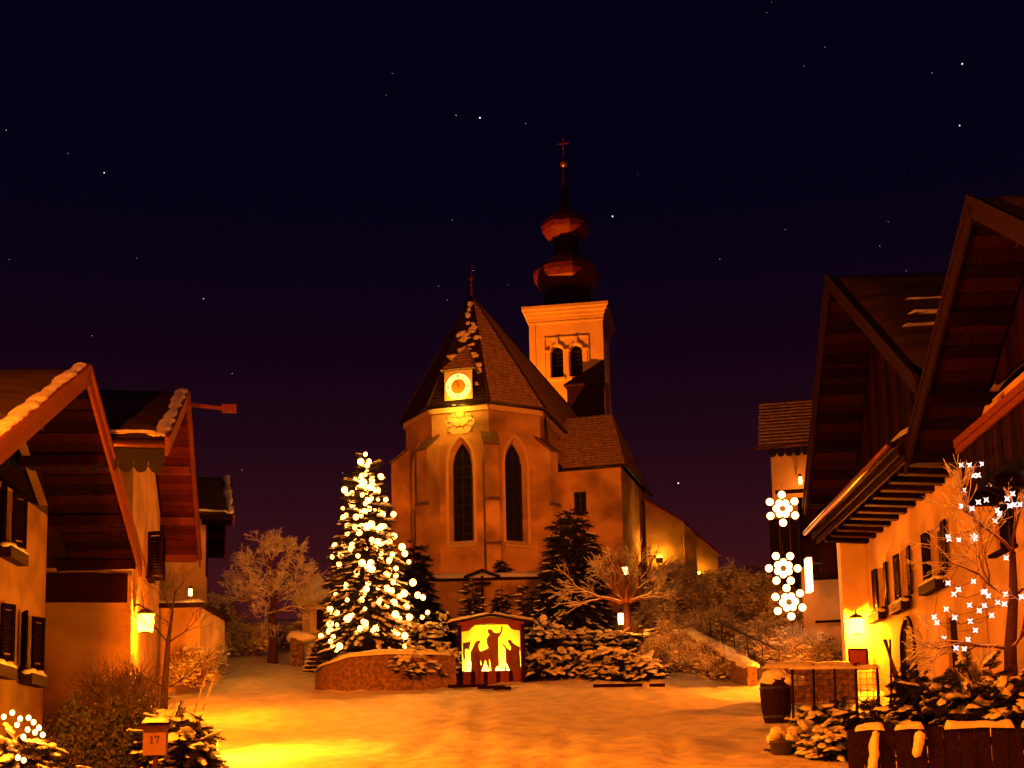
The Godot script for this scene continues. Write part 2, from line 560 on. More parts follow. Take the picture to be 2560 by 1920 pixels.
		for layer in [[0.0, 0.40, 0.05, 0.20], [0.10, 0.16, 0.09, 0.03]]:
			var off: Vector2 = nrm * (0.05 - layer[3])
			var lo := e + off - dir * 0.15
			var hi := ridge + off
			var hh: float = layer[1] * 0.5
			var zz: float = over + layer[2]
			bb.hexa([Vector3(lo.x, lo.y - hh, over - 0.02), Vector3(hi.x, hi.y - hh, over - 0.02), Vector3(hi.x, hi.y - hh, zz), Vector3(lo.x, lo.y - hh, zz),
				Vector3(lo.x, lo.y + hh, over - 0.02), Vector3(hi.x, hi.y + hh, over - 0.02), Vector3(hi.x, hi.y + hh, zz), Vector3(lo.x, lo.y + hh, zz)])
		put("bargeboard", bb, k.get("trim", M.lit_wood), slope)
		# soffit boards of the overhang
		var len := (ridge - e).length()
		var n := maxi(6, int(len / 0.34))
		var mesh := BoxMesh.new()
		mesh.size = Vector3(len / n - 0.025, 0.03, over - 0.06)
		for i in n:
			var c: Vector2 = e.lerp(ridge, (i + 0.5) / n) - nrm * (0.185 + 0.012 * (i % 2))
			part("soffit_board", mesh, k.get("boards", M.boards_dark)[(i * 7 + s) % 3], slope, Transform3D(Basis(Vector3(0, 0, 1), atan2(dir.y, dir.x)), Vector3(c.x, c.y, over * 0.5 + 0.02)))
		for f in [0.04, 0.30, 0.62, 0.985]:
			var c: Vector2 = e.lerp(ridge, f) - nrm * 0.34
			var pb := MB.new()
			pb.box(Vector3(c.x, c.y, over * 0.5 - 0.15), Vector3(0.2, 0.24, over + 0.2))
			put("purlin", pb, M.lit_wood if k.has("boards") else M.wood[s], slope)  # lighter purlins go with the lantern light in the board colour
	return root

func gutter(root: Node3D, a: Vector3, b: Vector3, r := 0.07) -> void:
	var g := MB.new(true)
	g.tube([a, a.lerp(b, 0.33), a.lerp(b, 0.66), b], [r, r, r, r], 8)
	put("gutter", g, M.dull_copper, root)

# an uneven lump of snow, and a ridge of snow lying along a line
func lumpy(b: MB, c: Vector3, r: Vector3, amp := 0.35, rings := 7, sides := 11) -> void:
	var grid := []
	for i in rings + 1:
		var a := PI * i / rings - PI / 2
		var row := []
		for k in sides:
			var q := TAU * k / sides
			var d := Vector3(cos(q) * cos(a), sin(a), sin(q) * cos(a))
			var e := 1.0 + amp * soft.get_noise_3dv(d * 1.3 + c * 7.0)
			row.append(c + d * r * e)
		grid.append(row)
	for i in rings:
		for k in sides:
			var j := (k + 1) % sides
			b.quad(grid[i][k], grid[i + 1][k], grid[i + 1][j], grid[i][j])

func ridge_snow(b: MB, pts: Array, w: float, tall: float) -> void:
	var line := []
	for i in pts.size() - 1:
		var n := maxi(2, int((pts[i] as Vector3).distance_to(pts[i + 1]) / (w * 0.45)))
		for k in n:
			line.append((pts[i] as Vector3).lerp(pts[i + 1], float(k) / n))
	line.append(pts[-1])
	var rows := []
	for i in line.size():
		var d: Vector3 = (line[mini(i + 1, line.size() - 1)] - line[maxi(i - 1, 0)]).normalized()
		var up := Vector3.UP if absf(d.y) < 0.8 else Vector3(0, 0, 1)
		var x := d.cross(up).normalized()
		var y := x.cross(d)
		var end := 0.25 if i == 0 or i == line.size() - 1 else 1.0
		var row := []
		for k in 9:
			var a := PI * k / 8.0
			var p: Vector3 = line[i]
			var e := end * (1.0 + 0.55 * soft.get_noise_3dv(p * 0.55 / w + Vector3(k * 0.2, 0, 0)) + 0.35 * soft.get_noise_3dv(p * 0.2 / w))
			row.append(p + x * cos(a) * w * 0.8 * e + y * (sin(a) * tall * 1.3 * e - tall * 0.25))
		rows.append(row)
	for i in rows.size() - 1:
		for k in 8:
			b.quad(rows[i][k], rows[i][k + 1], rows[i + 1][k + 1], rows[i + 1][k])

# ---------------------------------------------------------------- plants
func rand_dir() -> Vector3:
	var z := rng.randf_range(-1, 1)
	var a := rng.randf() * TAU
	var r := sqrt(1 - z * z)
	return Vector3(r * cos(a), z, r * sin(a))

func make_plant_meshes() -> void:
	# a spray of needles along +z, one metre long
	for fine in 2:
		var b := MB.new()
		b.tube([Vector3.ZERO, Vector3(0, 0, 1.0)], [0.018, 0.006], 3)
		var n := 11 if fine == 0 else 17
		for i in n:
			var z := 0.06 + 0.9 * i / n
			for s in [-1, 1]:
				var len := 0.36 * (1.0 - 0.65 * z) + 0.05
				var p := Vector3(0, 0.01, z)
				var q := p + Vector3(s * len * 0.85, rng.randf_range(-0.08, 0.06), len * 0.6)
				var w := 0.035 if fine == 0 else 0.022
				b.tri(p + Vector3(0, 0, -w), q, p + Vector3(0, 0, w))
				b.tri(p + Vector3(0, w, 0), q, p + Vector3(0, -w, 0))
				for m in 3:
					var c := p.lerp(q, 0.3 + 0.25 * m)
					var e := c + Vector3(s * 0.05, rng.randf_range(-0.07, 0.07), 0.13)
					b.tri(c + Vector3(-w * 0.7, 0, 0), e, c + Vector3(w * 0.7, 0.01, 0))
		if fine == 0:
			spray_mesh = b.done()
		else:
			fine_spray_mesh = b.done()
	# a pad of snow lying on a spray
	var pb := MB.new(true)
	var rings := []
	for i in 8:
		var z := i / 7.0
		var w := 0.20 * sqrt(maxf(0.02, sin(PI * clampf(z * 0.93 + 0.05, 0, 1)))) * (0.8 + 0.35 * sin(i * 2.3))
		var ring := []
		for k in 9:
			var a := PI * k / 8.0
			ring.append(Vector3(cos(a) * w, 0.02 + sin(a) * (0.09 + 0.03 * sin(i * 1.7 + k)) * (1.0 if i > 0 and i < 7 else 0.1), 0.08 + z * 0.86))
		rings.append(ring)
	for i in 7:
		for k in 8:
			pb.quad(rings[i][k], rings[i][k + 1], rings[i + 1][k + 1], rings[i + 1][k])
		pb.quad(rings[i][0], rings[i][8], rings[i + 1][8], rings[i + 1][0])
	pad_mesh = pb.done()
	var lb := MB.new(true)
	lumpy(lb, Vector3.ZERO, Vector3(0.55, 0.30, 0.48), 0.5, 6, 9)
	lump_mesh = lb.done()
	var tb := MB.new()
	for i in 9:
		var d := (rand_dir() + Vector3(0, 0.9, 0)).normalized()
		var mid := d * 0.5 + rand_dir() * 0.08
		tb.tube([Vector3.ZERO, mid, d + rand_dir() * 0.12], [0.022, 0.016, 0.006], 3)
		for m in 3:
			var f := rand_dir() * 0.3 + d * 0.25
			tb.tube([mid.lerp(d, m / 3.0), mid.lerp(d, m / 3.0) + f], [0.011, 0.004], 3)
	twig_mesh = tb.done()
	var fb := MB.new()
	for i in 18:
		var c := rand_dir() * rng.randf_range(0.3, 0.95)
		var x := rand_dir() * 0.26
		var y := rand_dir().cross(x.normalized()) * 0.12
		fb.quad(c - x, c + y, c + x, c - y)
	leaf_mesh = fb.done()

func facing(dir: Vector3, at: Vector3, size: float, roll := 0.0) -> Transform3D:
	var z := dir.normalized()
	var x := Vector3.UP.cross(z).normalized() if absf(z.y) < 0.99 else Vector3.RIGHT
	return Transform3D(Basis(x, z.cross(x), z) * Basis(Vector3(0, 0, 1), roll) * Basis.from_scale(Vector3.ONE * size), at)

# a spruce: trunk, drooping boughs of needles, snow lying on them
func spruce(root: Node3D, h: float, r: float, n: int, snow: float, from := 0.06, size := 0.55, power := 0.9) -> void:
	var b := MB.new(true)
	b.tube([Vector3(0, -0.4, 0), Vector3(0, h * 0.5, 0), Vector3(0, h, 0)], [0.02 * h, 0.012 * h, 0.01], 7)
	put("trunk", b, M.bark, root)
	var needles := []
	var caps := []
	for i in n:
		var f := 1.0 - sqrt(1.0 - (i + 0.5) / n)
		f = from + (1.0 - from) * f
		f = clampf(f + rng.randf_range(-0.02, 0.02), from, 0.985)
		var a := i * 2.39996 + rng.randf_range(-0.3, 0.3)
		var len := r * pow(1.0 - f, power) * rng.randf_range(0.78, 1.1) + 0.12
		var out := Vector3(cos(a), 0, sin(a))
		var steps := maxi(1, int(ceil(len / (size * 0.55))))
		for s in steps:
			var g := (s + 0.25) / steps
			var p := Vector3(0, f * h, 0) + out * len * g + Vector3(0, -0.28 * len * g * g, 0)
			var dir := out + Vector3(0, -0.15 - 0.55 * g + 0.5 * f, 0) + rand_dir() * 0.18
			var sc := size * rng.randf_range(0.8, 1.15) * (0.6 if f > 0.93 else 1.0)
			var t := facing(dir, p, sc, rng.randf_range(-0.5, 0.5))
			needles.append(t)
			needles.append(facing(dir.rotated(Vector3.UP, 0.75) + Vector3(0, -0.2, 0), p, sc * 0.8, rng.randf_range(-1, 1)))
			needles.append(facing(dir.rotated(Vector3.UP, -0.75) + Vector3(0, -0.2, 0), p, sc * 0.8, rng.randf_range(-1, 1)))
			if rng.randf() < snow and g > 0.2:
				caps.append(facing(dir + Vector3(0, 0.08, 0), p + Vector3(0, 0.03 * size, 0), sc * rng.randf_range(0.75, 1.05), rng.randf_range(-0.25, 0.25)))
	many("needles", spray_mesh, M.needle, root, needles)
	many("snow_cover", pad_mesh, M.snow, root, caps)

# shrubs. style: "laden" drooping evergreen under snow pads, "leafy", "twiggy"
func shrub(root: Node3D, radii: Vector3, n: int, style: String, snow: float, size := 0.4, m: Material = null) -> void:
	var green := []
	var caps := []
	var twigs := []
	var lumps := []
	var frost := []
	for i in n:
		var d := rand_dir()
		d.y = absf(d.y) if rng.randf() < 0.82 else d.y * 0.3
		var f := pow(rng.randf(), 0.35)
		var wob := 1.0 + 0.16 * sin(d.x * 7.0 + radii.x * 3.0) * cos(d.z * 6.0 + radii.y)
		var p := Vector3(d.x * radii.x, d.y * radii.y, d.z * radii.z) * f * wob
		var out := Vector3(d.x, d.y * 0.6, d.z)
		if style == "laden":
			var dir := Vector3(d.x, 0.15 - 0.5 * rng.randf(), d.z) + rand_dir() * 0.25
			green.append(facing(dir, p, size * rng.randf_range(0.8, 1.4), rng.randf_range(-0.6, 0.6)))
			green.append(facing(dir + rand_dir() * 0.5 + Vector3(0, -0.35, 0), p, size * rng.randf_range(0.7, 1.1), rng.randf_range(-1.5, 1.5)))
			if rng.randf() < snow and f > 0.6 and d.y > -0.05:
				var c := facing(dir, p + Vector3(0, 0.05, 0), size * rng.randf_range(0.8, 1.5), rng.randf_range(-0.3, 0.3))
				c.basis = c.basis * Basis.from_scale(Vector3(rng.randf_range(1.0, 2.2), rng.randf_range(0.9, 1.6), 1.15))
				caps.append(c)
				if snow > 0.5 and d.y > 0.45 and rng.randf() < 0.5:
					lumps.append(Transform3D(Basis(Vector3.UP, rng.randf() * TAU) * Basis.from_scale(Vector3(1.2, 0.8, 1.0) * size * rng.randf_range(0.6, 1.2)), p + Vector3(0, 0.08, 0)))
		elif style == "leafy":
			green.append(Transform3D(Basis(rand_dir(), rng.randf() * TAU) * Basis.from_scale(Vector3.ONE * size * rng.randf_range(0.7, 1.3)), p))
			if rng.randf() < snow and f > 0.7 and d.y > 0.1:
				caps.append(Transform3D(Basis(Vector3.UP, rng.randf() * TAU) * Basis.from_scale(Vector3(1, rng.randf_range(0.5, 0.9), 1) * size * rng.randf_range(0.35, 0.9)), p + out * size * 0.5 + Vector3(0, size * 0.3, 0)))
		else:
			var tt := Transform3D(Basis(Vector3.UP, rng.randf() * TAU) * Basis(Vector3.RIGHT, rng.randf_range(-0.5, 0.5)) * Basis.from_scale(Vector3.ONE * size * rng.randf_range(0.8, 1.4)), p)
			twigs.append(tt)
			if rng.randf() < snow:
				frost.append(tt.translated(Vector3(0.01, 0.035, 0.02)))
			if rng.randf() < snow and d.y > -0.2:
				for q in 5:
					caps.append(Transform3D(Basis(Vector3.UP, rng.randf() * TAU) * Basis.from_scale(Vector3(1.3, 0.7, 0.7) * size * rng.randf_range(0.16, 0.5)), p + rand_dir() * size * 0.6 + Vector3(0, size * 0.4, 0)))
	many("leaves" if style == "leafy" else "needles", leaf_mesh if style == "leafy" else fine_spray_mesh, m if m else (M.leaf if style == "leafy" else M.needle), root, green)
	many("twigs", twig_mesh, m if m and style == "twiggy" else M.twig, root, twigs)
	many("frosted_twigs", twig_mesh, M.snow, root, frost)
	many("snow_lumps", lump_mesh, M.snow, root, lumps)
	many("snow_cover", pad_mesh if style == "laden" else lump_mesh, M.snow, root, caps)

# a bare tree under snow
func limb(bark: MB, snow: MB, p: Vector3, dir: Vector3, len: float, r: float, depth: int, spread: float, lift: float) -> void:
	var pts := [p]
	var rad := [r]
	var q := p
	var d := dir
	var n := 3
	for i in n:
		d = (d + rand_dir() * 0.22 + Vector3(0, lift * 0.12, 0)).normalized()
		q += d * len / n
		pts.append(q)
		rad.append(lerpf(r, r * 0.55, (i + 1.0) / n))
	bark.tube(pts, rad, 6 if r > 0.05 else 4 if r > 0.015 else 3)
	if r < 0.12 and absf(dir.y) < 0.93:
		var sp := []
		var sr := []
		for i in pts.size():
			sp.append(pts[i] + Vector3(0, rad[i] * 0.7 + 0.004, 0))
			sr.append(rad[i] * 0.62 + 0.005)
		snow.tube(sp, sr, 4)
	if depth == 0:
		return
	var kids := 3 if rng.randf() < 0.7 else 4
	for k in kids:
		var at := q if k == 0 else (pts[2] as Vector3).lerp(q, rng.randf_range(-0.6, 0.9))
		var nd := (d + rand_dir() * spread + Vector3(0, lift * 0.15, 0)).normalized()
		limb(bark, snow, at, nd, len * rng.randf_range(0.62, 0.82), r * (0.62 if k == 0 else 0.48), depth - 1, spread, lift)

func bare_tree(root: Node3D, trunk: Array, radii: Array, forks: Array, len: float, r: float, depth: int, spread := 0.75, lift := 0.3, snowy := true) -> void:
	var tb := MB.new(true)
	tb.tube(trunk, radii, 9)
	put("trunk", tb, M.bark if snowy else M.dark_twig, root)
	var bark := MB.new(true)
	var snow := MB.new(true)
	for f in forks:
		limb(bark, snow, trunk[f[0]], (f[1] as Vector3).normalized(), len * f[2], r, depth, spread, lift)
	put("branches", bark, M.twig if snowy else M.dark_twig, root)
	if snowy:
		put("snow_cover", snow, M.snow, root).set_meta("kind", "stuff")

# ---------------------------------------------------------------- the church
func church() -> void:
	var root := thing("church", "orange lit gothic church with pointed windows, steep choir roof and double onion tower", "church", Vector3(-1.69, 10.55, -80.96), deg_to_rad(-15.0))
	var h := 10.7
	var s := 4.1 * tan(PI / 8.0)
	# local: x across, -z along the axis
	var ring := [Vector3(-4.1, 0, -26.0), Vector3(-4.1, 0, s), Vector3(-s, 0, 4.1), Vector3(s, 0, 4.1), Vector3(4.1, 0, s), Vector3(4.1, 0, -26.0)]
	var wb := MB.new()
	var lancets := []
	for i in 5:
		var a: Vector3 = ring[i]
		var c: Vector3 = ring[i + 1]
		var len := (c - a).length()
		var x := (c - a).normalized()
		var t := Transform3D(Basis(x, Vector3.UP, x.cross(Vector3.UP)), a)
		var holes := []
		if i >= 1 and i <= 3:
			holes.append({"x0": len / 2 - 0.72, "x1": len / 2 + 0.72, "y0": 2.75, "y1": 8.95, "arch": "point", "rise": 1.5, "deep": 0.35, "splay": 0.17})
		elif i == 0 or i == 4:
			for q in 3:
				var m := 5.0 + q * 7.0
				if i == 4:
					m += 6.0
				if m < len - 1.5:
					holes.append({"x0": m - 0.7, "x1": m + 0.7, "y0": 2.75, "y1": 8.95, "arch": "point", "rise": 1.5, "deep": 0.35, "splay": 0.17})
		panel(wb, t, 0, len, -1.0, h, holes)
		for o in holes:
			lancets.append([t, o])
	wb.quad(ring[0] + Vector3(0, -1, 0), ring[5] + Vector3(0, -1, 0), ring[5] + Vector3(0, h, 0), ring[0] + Vector3(0, h, 0))
	put("wall", wb, M.church, root)
	for l in lancets:
		var t: Transform3D = l[0]
		var o: Dictionary = l[1]
		var fb := MB.new()
		var inner := {"x0": o.x0 + 0.17, "x1": o.x1 - 0.17, "y0": o.y0 + 0.17, "y1": o.y1 - 0.17, "arch": "point", "rise": 1.25}
		var edge := arch_pts(inner)
		edge.append(Vector2(inner.x1, inner.y0))
		edge.append(Vector2(inner.x0, inner.y0))
		for k in edge.size():
			var p: Vector2 = edge[k]
			var q: Vector2 = edge[(k + 1) % edge.size()]
			if p.distance_to(q) > 0.02:
				fb.beam(t * Vector3(p.x, p.y, -0.36), t * Vector3(q.x, q.y, -0.36), 0.08, 0.10, t.basis.z)
		fb.box(t * Vector3((o.x0 + o.x1) / 2, (o.y0 + o.y1) / 2 - 0.3, -0.36), Vector3(0.05, o.y1 - o.y0 - 0.7, 0.06), t.basis)
		for k in 9:
			fb.box(t * Vector3((o.x0 + o.x1) / 2, o.y0 + 0.65 + k * 0.55, -0.345), Vector3(1.05, 0.03, 0.04), t.basis)
		var w := put("window", fb, M.black_metal, root)
		var gb := MB.new()
		gb.plate(edge, t, -0.42, -0.40)
		put("pane", gb, M.glass, w)
		var sb := MB.new()
		sb.hexa([t * Vector3(o.x0 - 0.12, o.y0 - 0.14, -0.2), t * Vector3(o.x1 + 0.12, o.y0 - 0.14, -0.2), t * Vector3(o.x1 + 0.12, o.y0 - 0.14, 0.14), t * Vector3(o.x0 - 0.12, o.y0 - 0.14, 0.14),
			t * Vector3(o.x0 - 0.06, o.y0 + 0.24, -0.2), t * Vector3(o.x1 + 0.06, o.y0 + 0.24, -0.2), t * Vector3(o.x1 + 0.12, o.y0 - 0.06, 0.14), t * Vector3(o.x0 - 0.12, o.y0 - 0.06, 0.14)])
		put("sill", sb, M.church_trim, w)
		# smooth band of plaster round the opening
		var rb := MB.new()
		var band := arch_pts({"x0": o.x0 - 0.17, "x1": o.x1 + 0.17, "y0": o.y0, "y1": o.y1 + 0.2, "arch": "point", "rise": 1.75})
		var core := arch_pts(o)
		band.insert(0, Vector2(o.x0 - 0.17, o.y0 + 0.1))
		band.append(Vector2(o.x1 + 0.17, o.y0 + 0.1))
		core.insert(0, Vector2(o.x0, o.y0 + 0.1))
		core.append(Vector2(o.x1, o.y0 + 0.1))
		for k in band.size() - 1:
			rb.hexa([t * Vector3(core[k].x, core[k].y, -0.01), t * Vector3(core[k + 1].x, core[k + 1].y, -0.01), t * Vector3(band[k + 1].x, band[k + 1].y, -0.01), t * Vector3(band[k].x, band[k].y, -0.01),
				t * Vector3(core[k].x, core[k].y, 0.03), t * Vector3(core[k + 1].x, core[k + 1].y, 0.03), t * Vector3(band[k + 1].x, band[k + 1].y, 0.03), t * Vector3(band[k].x, band[k].y, 0.03)])
		put("surround", rb, M.church_trim, w)
	# buttresses at the corners, in three set-backs with sloping caps
	for i in range(1, 5):
		var c: Vector3 = ring[i]
		var out := Vector3(c.x, 0, c.z).normalized()
		var x := out.cross(Vector3.UP)
		var t := Transform3D(Basis(x, Vector3.UP, out), c - out * 0.35)
		var bb := MB.new()
		var levels := [[-1.0, 2.5, 1.5], [2.5, 5.0, 1.38], [5.0, 8.1, 1.26]]
		for l in levels:
			bb.box(t * Vector3(0, (l[0] + l[1]) / 2, l[2] / 2), Vector3(0.78, l[1] - l[0], l[2]), t.basis)
		bb.hexa([t * Vector3(-0.39, 8.1, 0), t * Vector3(0.39, 8.1, 0), t * Vector3(0.39, 8.1, 1.26), t * Vector3(-0.39, 8.1, 1.26), t * Vector3(-0.39, 9.2, 0), t * Vector3(0.39, 9.2, 0), t * Vector3(0.39, 8.15, 1.26), t * Vector3(-0.39, 8.15, 1.26)])
		var bu := put("buttress", bb, M.church, root)
		var cb := MB.new()
		var caps := [cb]
		cb.hexa([t * Vector3(-0.45, 9.16, 0.15), t * Vector3(0.45, 9.16, 0.15), t * Vector3(0.45, 8.12, 1.36), t * Vector3(-0.45, 8.12, 1.36), t * Vector3(-0.45, 9.26, 0.15), t * Vector3(0.45, 9.26, 0.15), t * Vector3(0.45, 8.24, 1.36), t * Vector3(-0.45, 8.24, 1.36)])
		for l in [[2.5, 1.5], [5.0, 1.38]]:
			cb = MB.new()
			caps.append(cb)
			cb.hexa([t * Vector3(-0.44, l[0] - 0.05, 1.2), t * Vector3(0.44, l[0] - 0.05, 1.2), t * Vector3(0.44, l[0] - 0.05, l[1] + 0.06), t * Vector3(-0.44, l[0] - 0.05, l[1] + 0.06), t * Vector3(-0.44, l[0] + 0.24, 1.2), t * Vector3(0.44, l[0] + 0.24, 1.2), t * Vector3(0.44, l[0] + 0.03, l[1] + 0.06), t * Vector3(-0.44, l[0] + 0.03, l[1] + 0.06)])
		for q in caps:
			put("weathering", q, M.stone, bu)
	# eaves moulding, gutter
	var ev := MB.new()
	var gt := MB.new(true)
	var path := []
	for i in ring.size():
		var c: Vector3 = ring[i]
		var o := Vector3(c.x, 0, maxf(c.z, 0.0)).normalized() * 0.32
		path.append(c + o + Vector3(0, h + 0.06, 0))
	for i in 5:
		var a: Vector3 = ring[i]
		var c: Vector3 = ring[i + 1]
		var n := (c - a).normalized().cross(Vector3.UP)
		ev.beam(a + n * 0.07 + Vector3(0, h - 0.16, 0), c + n * 0.07 + Vector3(0, h - 0.16, 0), 0.2, 0.3)
		gt.tube([path[i], path[i + 1]], [0.10, 0.10], 6)
	put("cornice", ev, M.church_trim, root)
	put("gutter", gt, M.black_metal, root)
	# steep roof in rows of shingles
	var apex := Vector3(-0.35, 18.75, 0.1)
	var far := Vector3(-0.35, 18.75, -28.2)
	var rim := []
	for i in ring.size():
		var c: Vector3 = ring[i]
		rim.append(c + Vector3(c.x, 0, maxf(c.z, 0.0)).normalized() * 0.38 + Vector3(0, h + 0.05, 0))
	var sides := [[rim[0], rim[1], apex, far], [rim[1], rim[2], apex, apex], [rim[2], rim[3], apex, apex], [rim[3], rim[4], apex, apex], [rim[4], rim[5], far, apex]]
	for i in sides.size():
		var f: Array = sides[i]
		var rows := 34
		var b := MB.new()
		var n: Vector3 = ((f[1] - f[0]) as Vector3).cross(f[2] - f[0]).normalized()
		if n.y < 0:
			n = -n
		for r in rows:
			var g0 := float(r) / rows
			var g1 := float(r + 1) / rows
			var l0: Vector3 = (f[0] as Vector3).lerp(f[3], g0)
			var r0: Vector3 = (f[1] as Vector3).lerp(f[2], g0)
			var l1: Vector3 = (f[0] as Vector3).lerp(f[3], g1)
			var r1: Vector3 = (f[1] as Vector3).lerp(f[2], g1)
			b.quad(l0 + n * 0.05, r0 + n * 0.05, r1, l1)
			b.quad(l0, r0, r0 + n * 0.05, l0 + n * 0.05)
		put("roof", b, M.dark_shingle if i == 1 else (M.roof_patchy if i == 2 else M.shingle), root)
	var hips := MB.new(true)
	for i in range(1, 5):
		hips.tube([rim[i] + Vector3(0, 0.05, 0), apex], [0.09, 0.07], 5)
	hips.tube([apex, far], [0.09, 0.09], 5)
	put("ridge_cap", hips, M.dark_shingle, root)
	var fin := MB.new(true)
	fin.lathe(apex, [Vector2(0.14, -0.3), Vector2(0.08, 0.2), Vector2(0.05, 0.8), Vector2(0.16, 1.0), Vector2(0.16, 1.15), Vector2(0.03, 1.3), Vector2(0.02, 2.0)], 8)
	fin.tube([apex + Vector3(-0.28, 1.75, 0), apex + Vector3(0.28, 1.75, 0)], [0.03, 0.03], 5)
	put("finial", fin, M.red_metal, root)
	# snow caught on the front slope, in torn strips
	var sn := MB.new(true)
	for k in 46:
		var g := rng.randf_range(0.12, 0.93)
		var u := rng.randf_range(0.15, 0.92)
		var p: Vector3 = (rim[2] as Vector3).lerp(rim[3], u).lerp(apex, g)
		var w := (1.0 - g) * rng.randf_range(0.25, 0.6) + 0.06
		lumpy(sn, p + Vector3(0, 0.05, 0.04), Vector3(w, 0.07 + 0.09 * rng.randf(), 0.08), 1.0, 6, 10)
	put("snow_cover", sn, M.snow, root).set_meta("kind", "stuff")
	clock(root, h)
	sacristy(root)
	tower(root)

func clock(root: Node3D, h: float) -> void:
	# dormer over the middle wall with the dial, a little gablet roof above
	var z := 4.26
	var y0 := h + 0.05
	var y1 := h + 2.15
	var b := MB.new()
	b.box(Vector3(0, (y0 + y1) / 2, z - 0.75), Vector3(1.72, y1 - y0, 1.5))
	var dorm := put("clock_dormer", b, M.dark_wood, root)
	var fb := MB.new()
	fb.box(Vector3(0, (y0 + y1) / 2 - 0.02, z + 0.02), Vector3(1.66, y1 - y0 - 0.06, 0.05))
	put("dial_plate", fb, M.plaster_pale, dorm)
	var rb := MB.new()
	var top := Vector3(0.02, y1 + 1.95, z - 1.75)
	var e := [Vector3(-1.0, y1 - 0.02, z + 0.22), Vector3(1.0, y1 - 0.02, z + 0.22), Vector3(1.0, y1 - 0.02, z - 1.5), Vector3(-1.0, y1 - 0.02, z - 1.5)]
	for i in 4:
		var n := 8
		for r in n:
			var a: Vector3 = e[i].lerp(top, float(r) / n)
			var c: Vector3 = e[(i + 1) % 4].lerp(top, float(r) / n)
			var a2: Vector3 = e[i].lerp(top, float(r + 1) / n)
			var c2: Vector3 = e[(i + 1) % 4].lerp(top, float(r + 1) / n)
			var o := Vector3((a.x + c.x) * 0.02, 0.03, 0.03)
			rb.quad(a + o, c + o, c2, a2)
			rb.quad(a, c, c + o, a + o)
	rb.quad(e[0], e[1], e[2], e[3])
	put("dormer_roof", rb, M.shingle, dorm)
	var c := Vector3(0, (y0 + y1) / 2 + 0.06, z + 0.06)
	var db := MB.new()
	var n := 40
	for k in n:
		var a := TAU * k / n
		var d := TAU * (k + 1) / n
		db.hexa([c + Vector3(cos(a), sin(a), 0) * 0.44, c + Vector3(cos(d), sin(d), 0) * 0.44, c + Vector3(cos(d), sin(d), 0) * 0.74, c + Vector3(cos(a), sin(a), 0) * 0.74,
			c + Vector3(cos(a), sin(a), 0) * 0.44 + Vector3(0, 0, 0.04), c + Vector3(cos(d), sin(d), 0) * 0.44 + Vector3(0, 0, 0.04), c + Vector3(cos(d), sin(d), 0) * 0.74 + Vector3(0, 0, 0.04), c + Vector3(cos(a), sin(a), 0) * 0.74 + Vector3(0, 0, 0.04)])
	put("dial_ring", db, M.dial, dorm)
	var mb := MB.new()
	for k in n:
		mb.tri(c + Vector3(0, 0, 0.015), c + Vector3(cos(TAU * k / n), sin(TAU * k / n), 0.0) * 0.44 + Vector3(0, 0, 0.015), c + Vector3(cos(TAU * (k + 1) / n), sin(TAU * (k + 1) / n), 0.0) * 0.44 + Vector3(0, 0, 0.015))
	put("dial_centre", mb, M.gold_paint, dorm)
	for k in 12:
		var nb := MB.new()
		var a := PI / 2 - TAU * k / 12.0
		var p := c + Vector3(cos(a), sin(a), 0) * 0.6 + Vector3(0, 0, 0.05)
		nb.box(p, Vector3(0.035 if k % 3 else 0.07, 0.16, 0.02), Basis(Vector3(0, 0, 1), a - PI / 2))
		put("hour_mark", nb, M.black, dorm)
	var hb := MB.new()
	for q in [[-0.62, 0.40, 0.05], [PI + 0.02, 0.62, 0.035]]:
		var d := Vector3(sin(q[0]), cos(q[0]), 0)
		hb.beam(c + Vector3(0, 0, 0.075) - d * 0.12, c + Vector3(0, 0, 0.075) + d * q[1], 0.02, q[2], Vector3(0, 0, 1).cross(d))
	put("clock_hand", hb, M.gold_paint, dorm)
	# painted and carved arms beneath the dial
	var ab := MB.new(true)
	var y := h - 0.95
	var zz := 4.14
	ab.ball(Vector3(0, y + 0.62, zz), Vector3(0.33, 0.36, 0.10), 6, 12)
	for sgn in [-1, 1]:
		for sc in [[0.42, 0.25, 0.30, 0.2, 2.6], [0.36, -0.30, 0.34, -0.6, 3.6], [0.60, -0.05, 0.2, 1.0, 4.4], [0.55, 0.48, 0.16, 2.2, 3.4], [0.16, -0.05, 0.18, 2.6, 3.4]]:
			var pts := []
			var rad := []
			for k in 11:
				var a: float = sc[3] + sc[4] * k / 10.0
				var r: float = sc[2] * (1.0 - 0.055 * k)
				pts.append(Vector3(sgn * (sc[0] + cos(a) * r), y + sc[1] + sin(a) * r, zz + 0.03))
				rad.append(0.055 * (1.0 - 0.05 * k))
			ab.tube(pts, rad, 6)
	put("carved_arms", ab, M.church_trim, root)
	var pb := MB.new()
	var outline := []
	for k in 24:
		var a := TAU * k / 24.0
		outline.append(Vector2(cos(a) * (0.82 + 0.07 * cos(a * 6.0)), sin(a) * (0.72 + 0.06 * sin(a * 5.0))))
	pb.plate(outline, Transform3D(Basis(), Vector3(0, y + 0.05, 0)), 4.10, 4.135)
	put("arms_ground", pb, M.plaster_pale, root)
	var lb := MB.new()
	lb.beam(Vector3(0.72, y0 - 0.05, z - 0.1), Vector3(0.72, y0 - 0.2, z + 1.0), 0.04, 0.04)
	lb.beam(Vector3(0.74, y0 - 0.2, z + 1.02), Vector3(-0.1, y0 - 0.2, z + 1.02), 0.04, 0.04)
	var lamp := put("clock_lamp", lb, M.black_metal, root)
	var gl := MB.new()
	gl.box(Vector3(0, y0 - 0.2, z + 0.98), Vector3(0.2, 0.06, 0.03))
	put("lamp_glass", gl, M.tube, lamp)
